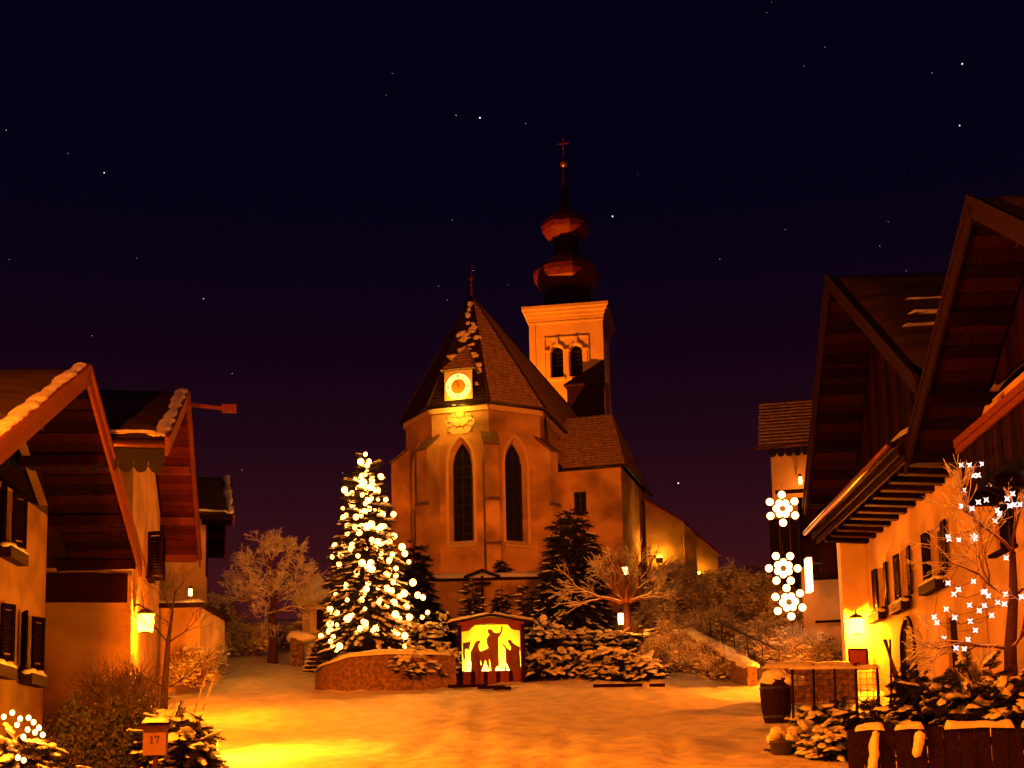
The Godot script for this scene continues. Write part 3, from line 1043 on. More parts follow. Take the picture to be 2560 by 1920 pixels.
	omni(Vector3(0, y0 - 0.18, z + 0.9), 4.5, Color(1.0, 0.55, 0.03), 0.08, root, "clock_lamp_light")

func sacristy(root: Node3D) -> void:
	var b := MB.new()
	var h := 7.6
	var x0 := 4.12
	var x1 := 8.3
	var zf := -0.7
	var zb := -9.5
	panel(b, Transform3D(Basis(), Vector3(0, 0, zf)), x0, x1, -1.0, h, [{"x0": 5.45, "x1": 6.2, "y0": 5.05, "y1": 6.3, "deep": 0.3}])
	b.quad(Vector3(x1, -1, zf), Vector3(x1, -1, zb), Vector3(x1, h, zb), Vector3(x1, h, zf))
	b.quad(Vector3(x0, -1, zb), Vector3(x1, -1, zb), Vector3(x1, h, zb), Vector3(x0, h, zb))
	b.box(Vector3(x1 - 0.2, h / 2, zf + 0.02), Vector3(0.42, h - 0.1, 0.06))
	var w := put("sacristy_wall", b, M.church, root)
	window(root, Transform3D(Basis(), Vector3(0, 0, zf)), {"x0": 5.45, "x1": 6.2, "y0": 5.05, "y1": 6.3}, 0.0, M.black_metal)
	var apex := [Vector3(4.1, 12.1, -5.5), Vector3(7.0, 12.1, -5.5)]
	var rim := [Vector3(x0, h, zf + 0.35), Vector3(x1 + 0.35, h, zf + 0.35), Vector3(x1 + 0.35, h, zb - 0.2), Vector3(x0, h, zb - 0.2)]
	var faces := [[rim[0], rim[1], apex[1], apex[0]], [rim[1], rim[2], apex[1], apex[1]], [rim[2], rim[3], apex[0], apex[1]]]
	for f in faces:
		var r := MB.new()
		var n: Vector3 = ((f[1] - f[0]) as Vector3).cross(f[2] - f[0]).normalized()
		if n.y < 0:
			n = -n
		for k in 20:
			var g0 := k / 20.0
			var g1 := (k + 1) / 20.0
			var a: Vector3 = (f[0] as Vector3).lerp(f[3], g0)
			var c: Vector3 = (f[1] as Vector3).lerp(f[2], g0)
			r.quad(a + n * 0.04, c + n * 0.04, (f[1] as Vector3).lerp(f[2], g1), (f[0] as Vector3).lerp(f[3], g1))
			r.quad(a, c, c + n * 0.04, a + n * 0.04)
		put("sacristy_roof", r, M.shingle, root)
	var g := MB.new(true)
	g.tube([rim[0], rim[1], rim[2]], [0.09, 0.09, 0.09], 6)
	# downpipe in the corner where the roof meets the choir
	g.tube([Vector3(4.25, 10.6, 1.1), Vector3(4.35, 8.6, 0.9), Vector3(4.3, 8.2, 0.4), Vector3(4.9, 7.7, -0.25)], [0.08, 0.08, 0.08, 0.08], 6)
	put("gutter", g, M.black_metal, root)

func tower(root: Node3D) -> void:
	var t := Transform3D(Basis(Vector3.UP, deg_to_rad(6.0)), Vector3(-1.1, 0, -31.0))
	var hw := 2.95
	var top := 26.2
	var tw := MB.new()
	for i in 4:
		var f := t * Transform3D(Basis(Vector3.UP, PI / 2 * i), Vector3.ZERO)
		f = f * Transform3D(Basis(), Vector3(-hw, 0, hw))
		var holes := []
		for c in [-0.78, 0.78]:
			holes.append({"x0": hw + c - 0.5, "x1": hw + c + 0.5, "y0": 21.6, "y1": 24.3, "arch": "round", "rise": 0.5, "deep": 0.6})
		panel(tw, f, 0, hw * 2, 0, top, holes)
	put("tower_wall", tw, M.tower_paint, root)
	# belfry trim on each face: frame, columns, keystones, sills; black box as the darkness within
	for i in 4:
		var f := t * Transform3D(Basis(Vector3.UP, PI / 2 * i), Vector3.ZERO) * Transform3D(Basis(), Vector3(0, 0, hw))
		var b := MB.new()
		for c in [-1.5, 0.0, 1.5]:
			b.box(f * Vector3(c, 22.75, 0.05), Vector3(0.34, 2.3, 0.12), f.basis)
			b.box(f * Vector3(c, 23.85, 0.08), Vector3(0.5, 0.14, 0.2), f.basis)
		for c in [-0.78, 0.78]:
			b.box(f * Vector3(c, 24.62, 0.07), Vector3(0.26, 0.62, 0.16), f.basis)
			b.box(f * Vector3(c, 21.5, 0.09), Vector3(1.3, 0.2, 0.24), f.basis)
			for k in 8:
				var a0 := PI * k / 8.0
				var a1 := PI * (k + 1) / 8.0
				b.beam(f * Vector3(c + cos(a0) * 0.58, 23.8 + sin(a0) * 0.58, 0.05), f * Vector3(c + cos(a1) * 0.58, 23.8 + sin(a1) * 0.58, 0.05), 0.12, 0.16, f.basis.z)
		for c in [-1.78, 1.78]:
			b.box(f * Vector3(c, 23.2, 0.04), Vector3(0.1, 3.4, 0.08), f.basis)
		b.box(f * Vector3(0, 24.95, 0.04), Vector3(3.66, 0.1, 0.08), f.basis)
		var tr := put("belfry_frame", b, M.tower_paint, root)
		for c in [-0.78, 0.78]:
			var lb := MB.new()
			for k in 7:
				lb.box(f * Vector3(c, 21.85 + k * 0.33, -0.45), Vector3(1.0, 0.04, 0.3), f.basis * Basis(Vector3.RIGHT, 0.7))
			put("louvre", lb, M.black, tr)
	var dark := MB.new()
	dark.box(t * Vector3(0, 22.8, 0), Vector3(4.6, 4.0, 4.6), t.basis)
	put("belfry_darkness", dark, M.black, root)
	# cornice of growing courses, string course
	var cb := MB.new()
	for q in [[26.2, 0.10, 0.14], [26.42, 0.16, 0.30], [26.72, 0.26, 0.30], [27.02, 0.42, 0.30], [27.3, 0.56, 0.26]]:
		cb.box(t * Vector3(0, q[0] + q[2] / 2 - 0.004, 0), Vector3((hw + q[1]) * 2, q[2], (hw + q[1]) * 2), t.basis)
	put("cornice", cb, M.tower_paint, root)
	var cs := MB.new()
	cs.box(t * Vector3(0, 15.2, 0), Vector3((hw + 0.12) * 2, 0.3, (hw + 0.12) * 2), t.basis)
	put("string_course", cs, M.tower_paint, root)
	# corner strips
	var sb := MB.new()
	for q in [[-1, -1], [1, -1], [1, 1], [-1, 1]]:
		sb.box(t * Vector3(q[0] * (hw - 0.2), 13.1, q[1] * (hw - 0.2)), Vector3(0.5, 26.2, 0.5), t.basis)
	put("corner_strip", sb, M.tower_paint, root)
	# double onion: skirt, bulb, waist, bulb, needle
	var c := t.origin + Vector3(-0.12, 0, 0)
	var turn := deg_to_rad(22.5)
	var sk := MB.new()
	sk.lathe(c + Vector3(0, 27.55, 0), [Vector2(4.6, 0), Vector2(3.6, 0.35)], 4, -t.basis.get_euler().y + PI / 4)
	put("spire_base", sk, M.red_metal, root)
	var sk2 := MB.new()
	sk2.lathe(c + Vector3(0, 27.85, 0), [Vector2(2.95, 0), Vector2(2.4, 0.55), Vector2(2.0, 1.2), Vector2(1.85, 2.1)], 8, turn)
	put("spire_skirt", sk2, M.dark_shingle, root)
	var b1 := MB.new()
	b1.lathe(c + Vector3(0, 29.75, 0), [Vector2(1.75, 0), Vector2(2.3, 0.25), Vector2(2.72, 0.75), Vector2(2.84, 1.3), Vector2(2.78, 1.75), Vector2(2.4, 2.25), Vector2(1.8, 2.6), Vector2(1.15, 3.1)], 8, turn)
	put("onion_dome", b1, M.red_metal, root)
	var nk := MB.new()
	nk.lathe(c + Vector3(0, 32.8, 0), [Vector2(1.25, 0), Vector2(0.95, 0.5), Vector2(1.0, 1.3), Vector2(1.3, 1.5)], 8, turn)
	put("spire_neck", nk, M.dark_shingle, root)
	var b2 := MB.new()
	b2.lathe(c + Vector3(0, 34.35, 0), [Vector2(1.3, 0), Vector2(1.75, 0.22), Vector2(2.02, 0.65), Vector2(2.06, 1.1), Vector2(1.85, 1.6), Vector2(1.3, 2.0), Vector2(0.9, 2.3), Vector2(0.65, 2.6)], 8, turn)
	put("onion_dome", b2, M.red_metal, root)
	var nd := MB.new()
	nd.lathe(c + Vector3(0, 36.8, 0), [Vector2(0.72, 0), Vector2(0.42, 0.7), Vector2(0.28, 1.6), Vector2(0.16, 3.2), Vector2(0.10, 4.2)], 8, turn)
	put("spire_needle", nd, M.dark_shingle, root)
	var bl := MB.new(true)
	bl.ball(c + Vector3(0, 41.1, 0), Vector3(0.32, 0.38, 0.32), 8, 12)
	put("spire_ball", bl, M.gold, root)
	var cr := MB.new()
	cr.box(c + Vector3(0, 42.4, 0), Vector3(0.09, 2.0, 0.09))
	cr.box(c + Vector3(0, 42.9, 0), Vector3(0.95, 0.09, 0.09))
	put("spire_cross", cr, M.red_metal, root)
	# stair roof against the foot of the tower
	var st := MB.new()
	st.box(t * Vector3(1.5, 18.0, 3.4), Vector3(2.9, 5.4, 0.9), t.basis)
	put("stair_turret", st, M.dark_wood, root)
	var sr := MB.new()
	sr.hexa([t * Vector3(-0.1, 20.6, 2.96), t * Vector3(3.0, 20.6, 2.96), t * Vector3(3.1, 20.6, 4.1), t * Vector3(-0.2, 20.6, 4.1), t * Vector3(0.9, 21.3, 2.96), t * Vector3(3.0, 22.9, 2.96), t * Vector3(3.1, 20.7, 4.1), t * Vector3(-0.2, 20.7, 4.1)])
	put("stair_roof", sr, M.dark_shingle, root)

# ---------------------------------------------------------------- _ready: camera, sky, light first
func _ready() -> void:
	rng.seed = 20231
	soft.seed = 5
	soft.frequency = 0.5
	soft.fractal_octaves = 3
	var cam := Camera3D.new()
	cam.name = "camera"
	add_child(cam)
	cam.projection = Camera3D.PROJECTION_FRUSTUM
	cam.near = 0.1
	cam.far = 3000.0
	cam.size = 0.1 * 1659.0 / 3000.0
	cam.frustum_offset = Vector2(0.0, 0.1 * (1270.0 - 829.5) / 3000.0)
	cam.basis = Basis(Vector3.RIGHT, atan(0.14)) * Basis(Vector3(0, 0, 1), deg_to_rad(-1.26))
	cam.current = true
	var env := Environment.new()
	env.background_mode = Environment.BG_SKY
	var sky := Sky.new()
	var sm := ProceduralSkyMaterial.new()
	sm.sky_top_color = Color(0.00045, 0.0005, 0.0062).linear_to_srgb()
	sm.sky_horizon_color = Color(0.2, 0.026, 0.014).linear_to_srgb()
	sm.sky_curve = 0.062
	sm.ground_bottom_color = Color(0.002, 0.0008, 0.001).linear_to_srgb()
	sm.ground_horizon_color = Color(0.2, 0.026, 0.014).linear_to_srgb()
	sm.ground_curve = 0.06
	sky.sky_material = sm
	env.sky = sky
	env.tonemap_mode = Environment.TONE_MAPPER_LINEAR
	env.tonemap_exposure = 1.0
	env.sdfgi_enabled = true
	env.ssao_enabled = true
	env.ssil_enabled = true
	var we := WorldEnvironment.new()
	we.name = "night_air"
	we.environment = env
	add_child(we)
	var cool_fill := DirectionalLight3D.new()  # faint cool fill, added without a known moon
	cool_fill.name = "cool_fill_light"
	add_child(cool_fill)
	cool_fill.look_at_from_position(Vector3(60, 90, 40), Vector3.ZERO, Vector3.UP)
	cool_fill.light_color = Color(0.6, 0.7, 1.0)
	cool_fill.light_energy = 0.002
	cool_fill.light_angular_distance = 0.5
	cool_fill.shadow_enabled = true
	make_materials()
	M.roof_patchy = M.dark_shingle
	M.gold_paint = plain(Color(0.62, 0.34, 0.03), 0.5)
	M.tower_paint = noisy(Color(0.70, 0.56, 0.40), 0.85, 0.9, 0.008, Vector3.ONE * 0.07, 0.25, 5)
	make_plant_meshes()
	ground()
	church()
	terrace()
	houses()
	lamps()
	square()
	trees()
	bushes()
	front_right()
	front_left()
	stars()

func ground() -> void:
	var xs := []
	var x := -13.0
	while x <= 13.0:
		xs.append(x)
		x += 0.22
	for e in [14.5, 16.5, 19.0, 22.0, 26.0, 31.0, 38.0, 48.0, 65.0, 100.0, 180.0, 400.0]:
		xs.append(e)
		xs.push_front(-e)
	var ds := []
	var d := -60.0
	while d < 400.0:
		ds.append(d)
		d += 0.24 if d >= 15.0 and d < 52.0 else 0.8 if d >= 0.0 and d < 76.0 else 4.0 if d < 110.0 else 40.0
	ds.append(73.18)
	ds.append(73.22)
	ds.sort()
	var roll := FastNoiseLite.new()
	roll.seed = 5
	roll.frequency = 0.25
	roll.fractal_octaves = 4
	var clod := FastNoiseLite.new()
	clod.seed = 9
	clod.noise_type = FastNoiseLite.TYPE_CELLULAR
	clod.frequency = 1.1
	clod.fractal_octaves = 2
	var b := MB.new(true)
	var h := []
	for dd in ds:
		var row := []
		for xx in xs:
			var e := 0.0
			if dd > 10.0 and dd < 72.0:
				e = bumps(xx, dd) + 0.10 * roll.get_noise_2d(xx, dd) + 0.05 * roll.get_noise_2d(xx * 5.0, dd * 5.0) + 0.025 * clod.get_noise_2d(xx, dd)
				# wheel ruts curving up the square
				for r in [-2.4, -0.9, 1.6, 3.1]:
					var off: float = absf(xx - r - 0.03 * (dd - 30.0) - 0.5 * sin(dd * 0.12 + r))
					e -= 0.04 * exp(-off * off * 18.0) - 0.018 * exp(-(off - 0.35) * (off - 0.35) * 40.0)
			row.append(Vector3(xx, land(xx, dd) + e, -dd))
		h.append(row)
	for j in ds.size() - 1:
		for i in xs.size() - 1:
			b.quad(h[j][i], h[j][i + 1], h[j + 1][i + 1], h[j + 1][i])
	structure("ground", b, M.ground)

func terrace() -> void:
	var t := thing("retaining_wall", "pale retaining wall with snowy coping below the church choir", "wall", Vector3(-1.2, 7.6, -73.0))
	var b := MB.new()
	b.box(Vector3(0, 1.3, 0), Vector3(9.4, 3.4, 0.5))
	put("wall", b, M.church, t)
	var c := MB.new()
	c.box(Vector3(0, 3.06, 0.08), Vector3(9.6, 0.12, 0.95))
	put("coping", c, M.dark_wood, t)
	put("snow_cover", snow_sheet([Vector3(-4.8, 3.13, 0.55), Vector3(4.8, 3.13, 0.55), Vector3(4.8, 3.4, -0.4), Vector3(-4.8, 3.4, -0.4)], 0.16, 40, 5, 0.02), M.snow, t)
	var s := thing("wayside_cross", "small dark roofed wooden cross against the retaining wall", "cross", Vector3(-1.55, 8.6, -71.9))
	var p := MB.new()
	p.box(Vector3(0, 0.7, 0), Vector3(0.14, 2.9, 0.12))
	p.box(Vector3(0, 1.75, 0), Vector3(0.9, 0.12, 0.1))
	put("cross_beam", p, M.dark_wood, s)
	var r := MB.new()
	for q in [-1, 1]:
		r.hexa([Vector3(0, 2.36, 0.4), Vector3(q * 0.95, 2.0, 0.4), Vector3(q * 0.95, 2.0, -0.1), Vector3(0, 2.36, -0.1), Vector3(0, 2.46, 0.4), Vector3(q * 0.95, 2.1, 0.4), Vector3(q * 0.95, 2.1, -0.1), Vector3(0, 2.46, -0.1)])
	put("roof", r, M.black, s)
	# wing and stepped churchyard wall on the right
	var w := thing("churchyard_wall", "sloping plastered churchyard wall with tiled top right of the church", "wall", Vector3(10.6, 10.5, -85.0))
	var a := [Vector2(-2.2, 6.7), Vector2(0.25, 5.2), Vector2(0.25, -1.0), Vector2(-2.2, -1.0)]
	var wb := MB.new()
	wb.plate(a, Transform3D(), -0.5, 0.0)
	wb.plate([Vector2(0.25, 5.2), Vector2(2.3, 3.3), Vector2(2.3, -1.0), Vector2(0.25, -1.0)], Transform3D(Basis(), Vector3(0, 0, -0.6)), -0.5, 0.0)
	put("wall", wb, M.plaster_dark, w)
	var bu := MB.new()
	bu.plate([Vector2(0.1, 5.2), Vector2(0.75, 4.6), Vector2(0.95, 0.6), Vector2(1.15, -1.0), Vector2(0.1, -1.0)], Transform3D(), -0.6, 0.35)
	put("buttress", bu, M.plaster_dark, w)
	for q in [[Vector3(-2.3, 6.85, -0.25), Vector3(0.45, 5.2, -0.25), 1], [Vector3(0.3, 5.3, -0.75), Vector3(2.5, 3.25, -0.75), 2]]:
		for layer in 3:
			var cb := MB.new()
			var o := Vector3(0, 0.10 - 0.10 * layer, -0.18 + 0.28 * layer)
			cb.beam(q[0] + o, q[1] + o, 0.3, 0.1)
			put("tile_course", cb, M.lit_wood if layer else M.dark_shingle, w)

func houses() -> void:
	var l1 := house("gabled_house", "gabled plaster house nearest on the left with snowy roof and deep boarded overhang", 1, {"x0": -8.7, "t": -0.07, "d0": 26.0, "base": 0.4, "wall": [15.0, 32.3], "ridge": [28.75, 9.0], "near": [20.0, 4.45], "far": [34.7, 5.78], "over": 1.7, "depth": 9.0, "clad": 9.5,
		"holes": [[28.0, 28.75, 2.75, 3.95, true], [30.35, 31.1, 2.75, 3.95, true], [28.55, 29.35, 5.25, 6.45, true]], "paint": M.plaster_dark, "edge_snow": true, "shutters": 0.5, "roof_snow": M.unlit_snow, "trim": M.lit_wood})
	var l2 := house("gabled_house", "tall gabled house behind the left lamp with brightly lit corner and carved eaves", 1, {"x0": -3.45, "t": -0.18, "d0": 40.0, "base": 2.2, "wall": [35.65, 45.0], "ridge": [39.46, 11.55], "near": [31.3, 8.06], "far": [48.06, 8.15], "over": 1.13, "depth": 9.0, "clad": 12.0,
		"holes": [[40.0, 40.9, 6.2, 7.5]], "roof_snow": M.unlit_snow, "paint": M.plaster_side, "boards": M.boards_lit, "edge_snow": true, "trim": M.lit_wood})
	# timber band on the side wall that faces the square, scalloped eaves board, ridge spout
	var tb := MB.new()
	tb.box(Vector3(-4.45, 3.0, -1.9), Vector3(0.12, 0.75, 3.6))
	put("timber_band", tb, M.wood2, l2)
	var sc := MB.new()
	for k in 16:
		sc.ball(Vector3(-8.72, 5.3, 0.9 - k * 0.34), Vector3(0.03, 0.2, 0.17), 5, 8)
	sc.box(Vector3(-8.74, 5.52, -1.9), Vector3(0.05, 0.3, 6.0))
	put("eaves_board", sc, M.black, l2)
	gutter(l2, Vector3(-8.95, 5.72, 1.1), Vector3(-8.95, 5.72, -5.0), 0.08)
	var sp := MB.new()
	sp.beam(Vector3(-0.6, 9.0, 1.1), Vector3(-0.6, 8.9, 2.2), 0.10, 0.10)
	sp.box(Vector3(-0.6, 8.9, 2.35), Vector3(0.22, 0.22, 0.42))
	put("roof_spout", sp, M.lit_wood, l2)
	house("gabled_house", "small far house at left with square snowy roof over dark boards", 1, {"x0": 1.6, "t": -0.25, "d0": 60.0, "base": 5.6, "wall": [57.2, 63.4], "ridge": [60.3, 13.7], "near": [55.9, 11.1], "far": [64.7, 11.1], "over": 1.0, "depth": 6.0, "clad": 8.8, "holes": [], "roof_snow": M.unlit_snow, "edge_snow": true, "trim": M.lit_wood})
	var sh := thing("outbuilding", "low plastered outbuilding lit orange behind the small bare tree", "outbuilding", Vector3(-13.3, 3.1, -47.0))
	var ob := MB.new()
	ob.box(Vector3(0, 0.9, -2.0), Vector3(5.3, 4.3, 4.0))
	put("wall", ob, M.plaster, sh)
	var orf := MB.new()
	orf.box(Vector3(0, 3.12, -2.0), Vector3(5.7, 0.14, 4.4))
	put("roof", orf, M.dark_wood, sh)
	put("snow_cover", snow_sheet([Vector3(-2.8, 3.2, 0.15), Vector3(2.8, 3.2, 0.15), Vector3(2.8, 3.2, -4.1), Vector3(-2.8, 3.2, -4.1)], 0.2, 20, 8), M.snow, sh)
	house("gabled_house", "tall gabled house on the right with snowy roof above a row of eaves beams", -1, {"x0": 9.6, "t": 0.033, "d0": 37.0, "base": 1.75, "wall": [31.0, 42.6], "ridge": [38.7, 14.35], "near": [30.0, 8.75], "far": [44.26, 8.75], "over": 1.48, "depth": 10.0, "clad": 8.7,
		"holes": [[40.2, 41.1, 4.85, 6.1, true], [37.45, 38.35, 4.8, 6.1, true], [34.0, 35.1, 4.9, 6.15, true], [33.3, 34.2, 1.6, 3.75]], "strips": true, "shutters": 0.08, "frames": M.church_trim, "roof_snow": M.unlit_snow, "trim": M.dark_wood})  # pale window frames stand in for glints of lights in the panes
	var r2: Node3D = get_node("gabled_house_003")
	# arched doorway
	var dt := Transform3D(Basis(), Vector3(0, 0, 0.0))
	var arch := [Vector2(-1.75, -0.3), Vector2(-1.75, 1.5)]
	for k in range(1, 12):
		var a := PI * (1.0 - k / 12.0)
		arch.append(Vector2(-1.0 + cos(a) * 0.75, 1.5 + sin(a) * 1.0))
	arch.append(Vector2(-0.25, 1.5))
	arch.append(Vector2(-0.25, -0.3))
	var ab := MB.new()
	ab.plate(arch, dt, -0.05, 0.02)
	var door := put("arched_door", ab, M.wood1, r2)
	var fr := MB.new()
	for k in arch.size() - 1:
		fr.beam(Vector3(arch[k].x, arch[k].y, 0.03), Vector3(arch[k + 1].x, arch[k + 1].y, 0.03), 0.1, 0.09, Vector3(0, 0, 1))
	put("door_frame", fr, M.wood0, door)
	# lower roof over the street: deck, joists, fascia, gutter
	var x0 := -5.4
	var x1 := 5.6
	var pr := MB.new()
	pr.hexa([Vector3(x0, 5.75, 1.75), Vector3(x1, 5.75, 1.75), Vector3(x1, 6.75, 0.0), Vector3(x0, 6.75, 0.0), Vector3(x0, 5.87, 1.75), Vector3(x1, 5.87, 1.75), Vector3(x1, 6.87, 0.0), Vector3(x0, 6.87, 0.0)])
	var deck := put("lower_roof", pr, M.dark_wood, r2)
	put("snow_cover", snow_sheet([Vector3(x0, 5.9, 1.7), Vector3(x1, 5.9, 1.7), Vector3(x1, 6.85, 0.05), Vector3(x0, 6.85, 0.05)], 0.16, 30, 5), M.snow, deck)
	for k in 12:
		var jb := MB.new()
		var x := lerpf(x0 + 0.1, x1 - 0.5, k / 11.0)
		jb.hexa([Vector3(x, 5.3, 0.0), Vector3(x + 0.3, 5.3, 0.0), Vector3(x + 0.3, 5.38, 1.3), Vector3(x, 5.38, 1.3), Vector3(x, 5.62, 0.0), Vector3(x + 0.3, 5.62, 0.0), Vector3(x + 0.3, 5.62, 1.38), Vector3(x, 5.62, 1.38)])
		put("joist", jb, M.wood[k % 3], deck)
	for k in 3:
		var fb := MB.new()
		fb.box(Vector3((x0 + x1) / 2, 5.45 + 0.17 * k, 1.5 + 0.13 * k), Vector3(x1 - x0 + 0.2, 0.16, 0.05))
		put("fascia_board", fb, M.wood[2 - k], deck)
	gutter(r2, Vector3(x0 - 0.1, 5.72, 1.86), Vector3(x1 + 0.1, 5.78, 1.86), 0.075)
	# pier at the far corner, which the wall lamp lights
	var pb := MB.new()
	pb.box(Vector3(-5.9, 1.7, 0.02), Vector3(0.5, 7.6, 1.5))
	put("corner_pier", pb, M.plaster_pale, r2)
	var r1 := house("gabled_house", "gabled house nearest on the right with boarded gable and long balcony", -1, {"x0": 9.6, "t": 0.033, "d0": 26.0, "base": 0.4, "wall": [12.0, 30.87], "ridge": [25.52, 10.97], "near": [19.3, 7.2], "far": [31.6, 7.3], "over": 1.4, "depth": 9.0, "clad": 8.35,
		"holes": [[28.7, 29.15, 7.4, 8.0], [28.6, 29.9, 4.7, 5.75], [25.4, 26.4, 4.6, 5.8]], "trim": M.dark_wood, "shutters": 0.0, "roof_snow": M.unlit_snow})
	balcony(r1)
	# wooden house facing the camera behind the right lamp
	var w := thing("wooden_house", "wooden house with panelled balcony standing behind the right wall lamp", "house", Vector3(13.1, 3.6, -50.0), -0.2)
	var wb := MB.new()
	wb.box(Vector3(0, 1.7, -4.0), Vector3(5.0, 4.6, 8.0))
	put("wall", wb, M.plaster, w)
	for k in 22:
		var bd := MB.new()
		bd.box(Vector3(-2.4 + 0.23 * k, 5.3, 0.02 + 0.012 * (k % 2)), Vector3(0.215, 2.6, 0.05))
		put("wall_board", bd, M.wood[k % 3], w)
	var core := MB.new()
	core.box(Vector3(0, 5.3, -4.02), Vector3(5.0, 2.58, 8.0))
	put("upper_wall", core, M.dark_wood, w)
	var bal := MB.new()
	bal.box(Vector3(0.1, 3.55, 0.5), Vector3(5.0, 0.12, 1.0))
	bal.box(Vector3(0.1, 4.68, 0.95), Vector3(5.0, 0.1, 0.14))
	var bp := put("balcony", bal, M.wood1, w)
	for k in 9:
		var q := MB.new()
		q.box(Vector3(-2.1 + 0.54 * k, 4.12, 0.95), Vector3(0.52, 1.0, 0.05))
		for y in [3.85, 4.1, 4.4]:
			q.box(Vector3(-2.1 + 0.54 * k, y, 0.98), Vector3(0.09, 0.09, 0.03), Basis(Vector3(0, 0, 1), PI / 4))
		put("balcony_panel", q, M.wood[(k + 1) % 3], bp)
	window(w, Transform3D(), {"x0": -2.0, "x1": -1.2, "y0": 2.0, "y1": 3.1}, 0.0)
	var rf := MB.new()
	rf.hexa([Vector3(-3.3, 6.5, 1.4), Vector3(3.3, 6.5, 1.4), Vector3(3.3, 7.6, -4.0), Vector3(-3.3, 7.6, -4.0), Vector3(-3.3, 6.65, 1.4), Vector3(3.3, 6.65, 1.4), Vector3(3.3, 7.75, -4.0), Vector3(-3.3, 7.75, -4.0)])
	put("roof", rf, M.dark_wood, w)
	# the far house with a lantern
	var f := thing("far_house", "narrow far house with square shingled roof and a small wall lantern at right", "house", Vector3(14.2, 6.0, -60.0), -0.21)
	var fb := MB.new()
	fb.box(Vector3(0, 3.6, -4.0), Vector3(5.2, 9.4, 8.0))
	put("wall", fb, M.plaster, f)
	for k in 12:  # dark boards stand in for the unlit lower part of the wall
		var bd := MB.new()
		bd.box(Vector3(-2.6 + 0.45 * k, 2.6, 0.03 + 0.012 * (k % 2)), Vector3(0.42, 5.4, 0.05))
		put("wall_board", bd, M.dark_wood, f)
	var fr2 := MB.new()
	for k in 14:
		var g0 := k / 14.0
		var g1 := (k + 1) / 14.0
		var a := Vector3(0, 8.35, 0.9).lerp(Vector3(0, 11.7, -4.0), g0)
		var c := Vector3(0, 8.35, 0.9).lerp(Vector3(0, 11.7, -4.0), g1)
		fr2.quad(a + Vector3(-3.1, 0.07, 0.03), a + Vector3(3.1, 0.07, 0.03), c + Vector3(3.1, 0, 0), c + Vector3(-3.1, 0, 0))
		fr2.quad(a + Vector3(-3.1, 0, 0), a + Vector3(3.1, 0, 0), a + Vector3(3.1, 0.07, 0.03), a + Vector3(-3.1, 0.07, 0.03))
	fr2.quad(Vector3(-3.1, 8.3, 0.9), Vector3(3.1, 8.3, 0.9), Vector3(3.1, 11.65, -4.0), Vector3(-3.1, 11.65, -4.0))
	put("roof", fr2, M.shingle, f)
	var es := MB.new()
	for k in 14:
		es.ball(Vector3(-2.5 + 0.36 * k, 8.12, 0.72), Vector3(0.18, 0.2, 0.03), 5, 8)
	put("eaves_board", es, M.black, f)
	gutter(f, Vector3(-3.2, 8.3, 1.0), Vector3(3.2, 8.4, 1.0), 0.07)
	lantern("wall_lantern", "small white lantern on the wall of the far right house", Vector3(12.7, 12.8, -59.5), 0.16, 0.36, 1.2, M.flake, WARM, Vector3(0, 0, -0.5))

func balcony(r1: Node3D) -> void:
	var b := MB.new()
	b.box(Vector3(0.6, 5.38, 0.5), Vector3(6.6, 0.16, 1.0))
	for x in [-2.4, -0.6, 1.2, 3.0]:
		b.box(Vector3(x, 5.2, 0.5), Vector3(0.2, 0.22, 1.05))
	var base := put("balcony", b, M.wood0, r1)
	var rb := MB.new()
	rb.box(Vector3(0.6, 6.5, 1.02), Vector3(6.7, 0.16, 0.2))
	rb.box(Vector3(0.6, 6.34, 1.06), Vector3(6.7, 0.14, 0.06))
	put("handrail", rb, M.lit_wood, base)
	for k in 24:
		var q := MB.new()
		var x := -2.6 + 0.277 * k
		q.plate([Vector2(x - 0.13, 5.42), Vector2(x + 0.13, 5.42), Vector2(x + 0.13, 5.7), Vector2(x + 0.09, 5.85), Vector2(x + 0.13, 6.0), Vector2(x + 0.13, 6.42), Vector2(x - 0.13, 6.42), Vector2(x - 0.13, 6.0), Vector2(x - 0.09, 5.85), Vector2(x - 0.13, 5.7)], Transform3D(), 0.97, 1.0 + 0.008 * (k % 2))
		put("baluster", q, M.wood[k % 3], base)

# a lantern: glowing glass in a frame under a small cap, with its light inside
func lantern(called: String, label: String, at: Vector3, w: float, h: float, energy: float, m: Material, c: Color, arm: Vector3, group := "") -> Node3D:
	var o := thing(called, label, "lamp", at, 0.0, group)
	var g := MB.new(true)
	g.lathe(Vector3.ZERO, [Vector2(0, -h / 2), Vector2(w * 0.42, -h / 2), Vector2(w * 0.5, -h * 0.1), Vector2(w * 0.46, h * 0.42), Vector2(0, h * 0.45)], 10)
	put("lamp_glass", g, m, o)
	var b := MB.new()
	b.lathe(Vector3.ZERO, [Vector2(w * 0.62, h * 0.46), Vector2(w * 0.3, h * 0.7), Vector2(0.02, h * 0.8)], 8)
	b.lathe(Vector3.ZERO, [Vector2(0.02, -h * 0.6), Vector2(w * 0.3, -h * 0.54), Vector2(w * 0.3, -h * 0.5)], 8)
	if arm.length() > 0.01:
		b.tube([Vector3(0, h * 0.75, 0), Vector3(0, h * 0.95, 0) + arm * 0.4, Vector3(0, h * 0.7, 0) + arm], [0.025, 0.025, 0.025], 6)
	put("lamp_frame", b, M.black_metal, o)
	omni(Vector3.ZERO, energy, c, w * 0.3, o)
	return o

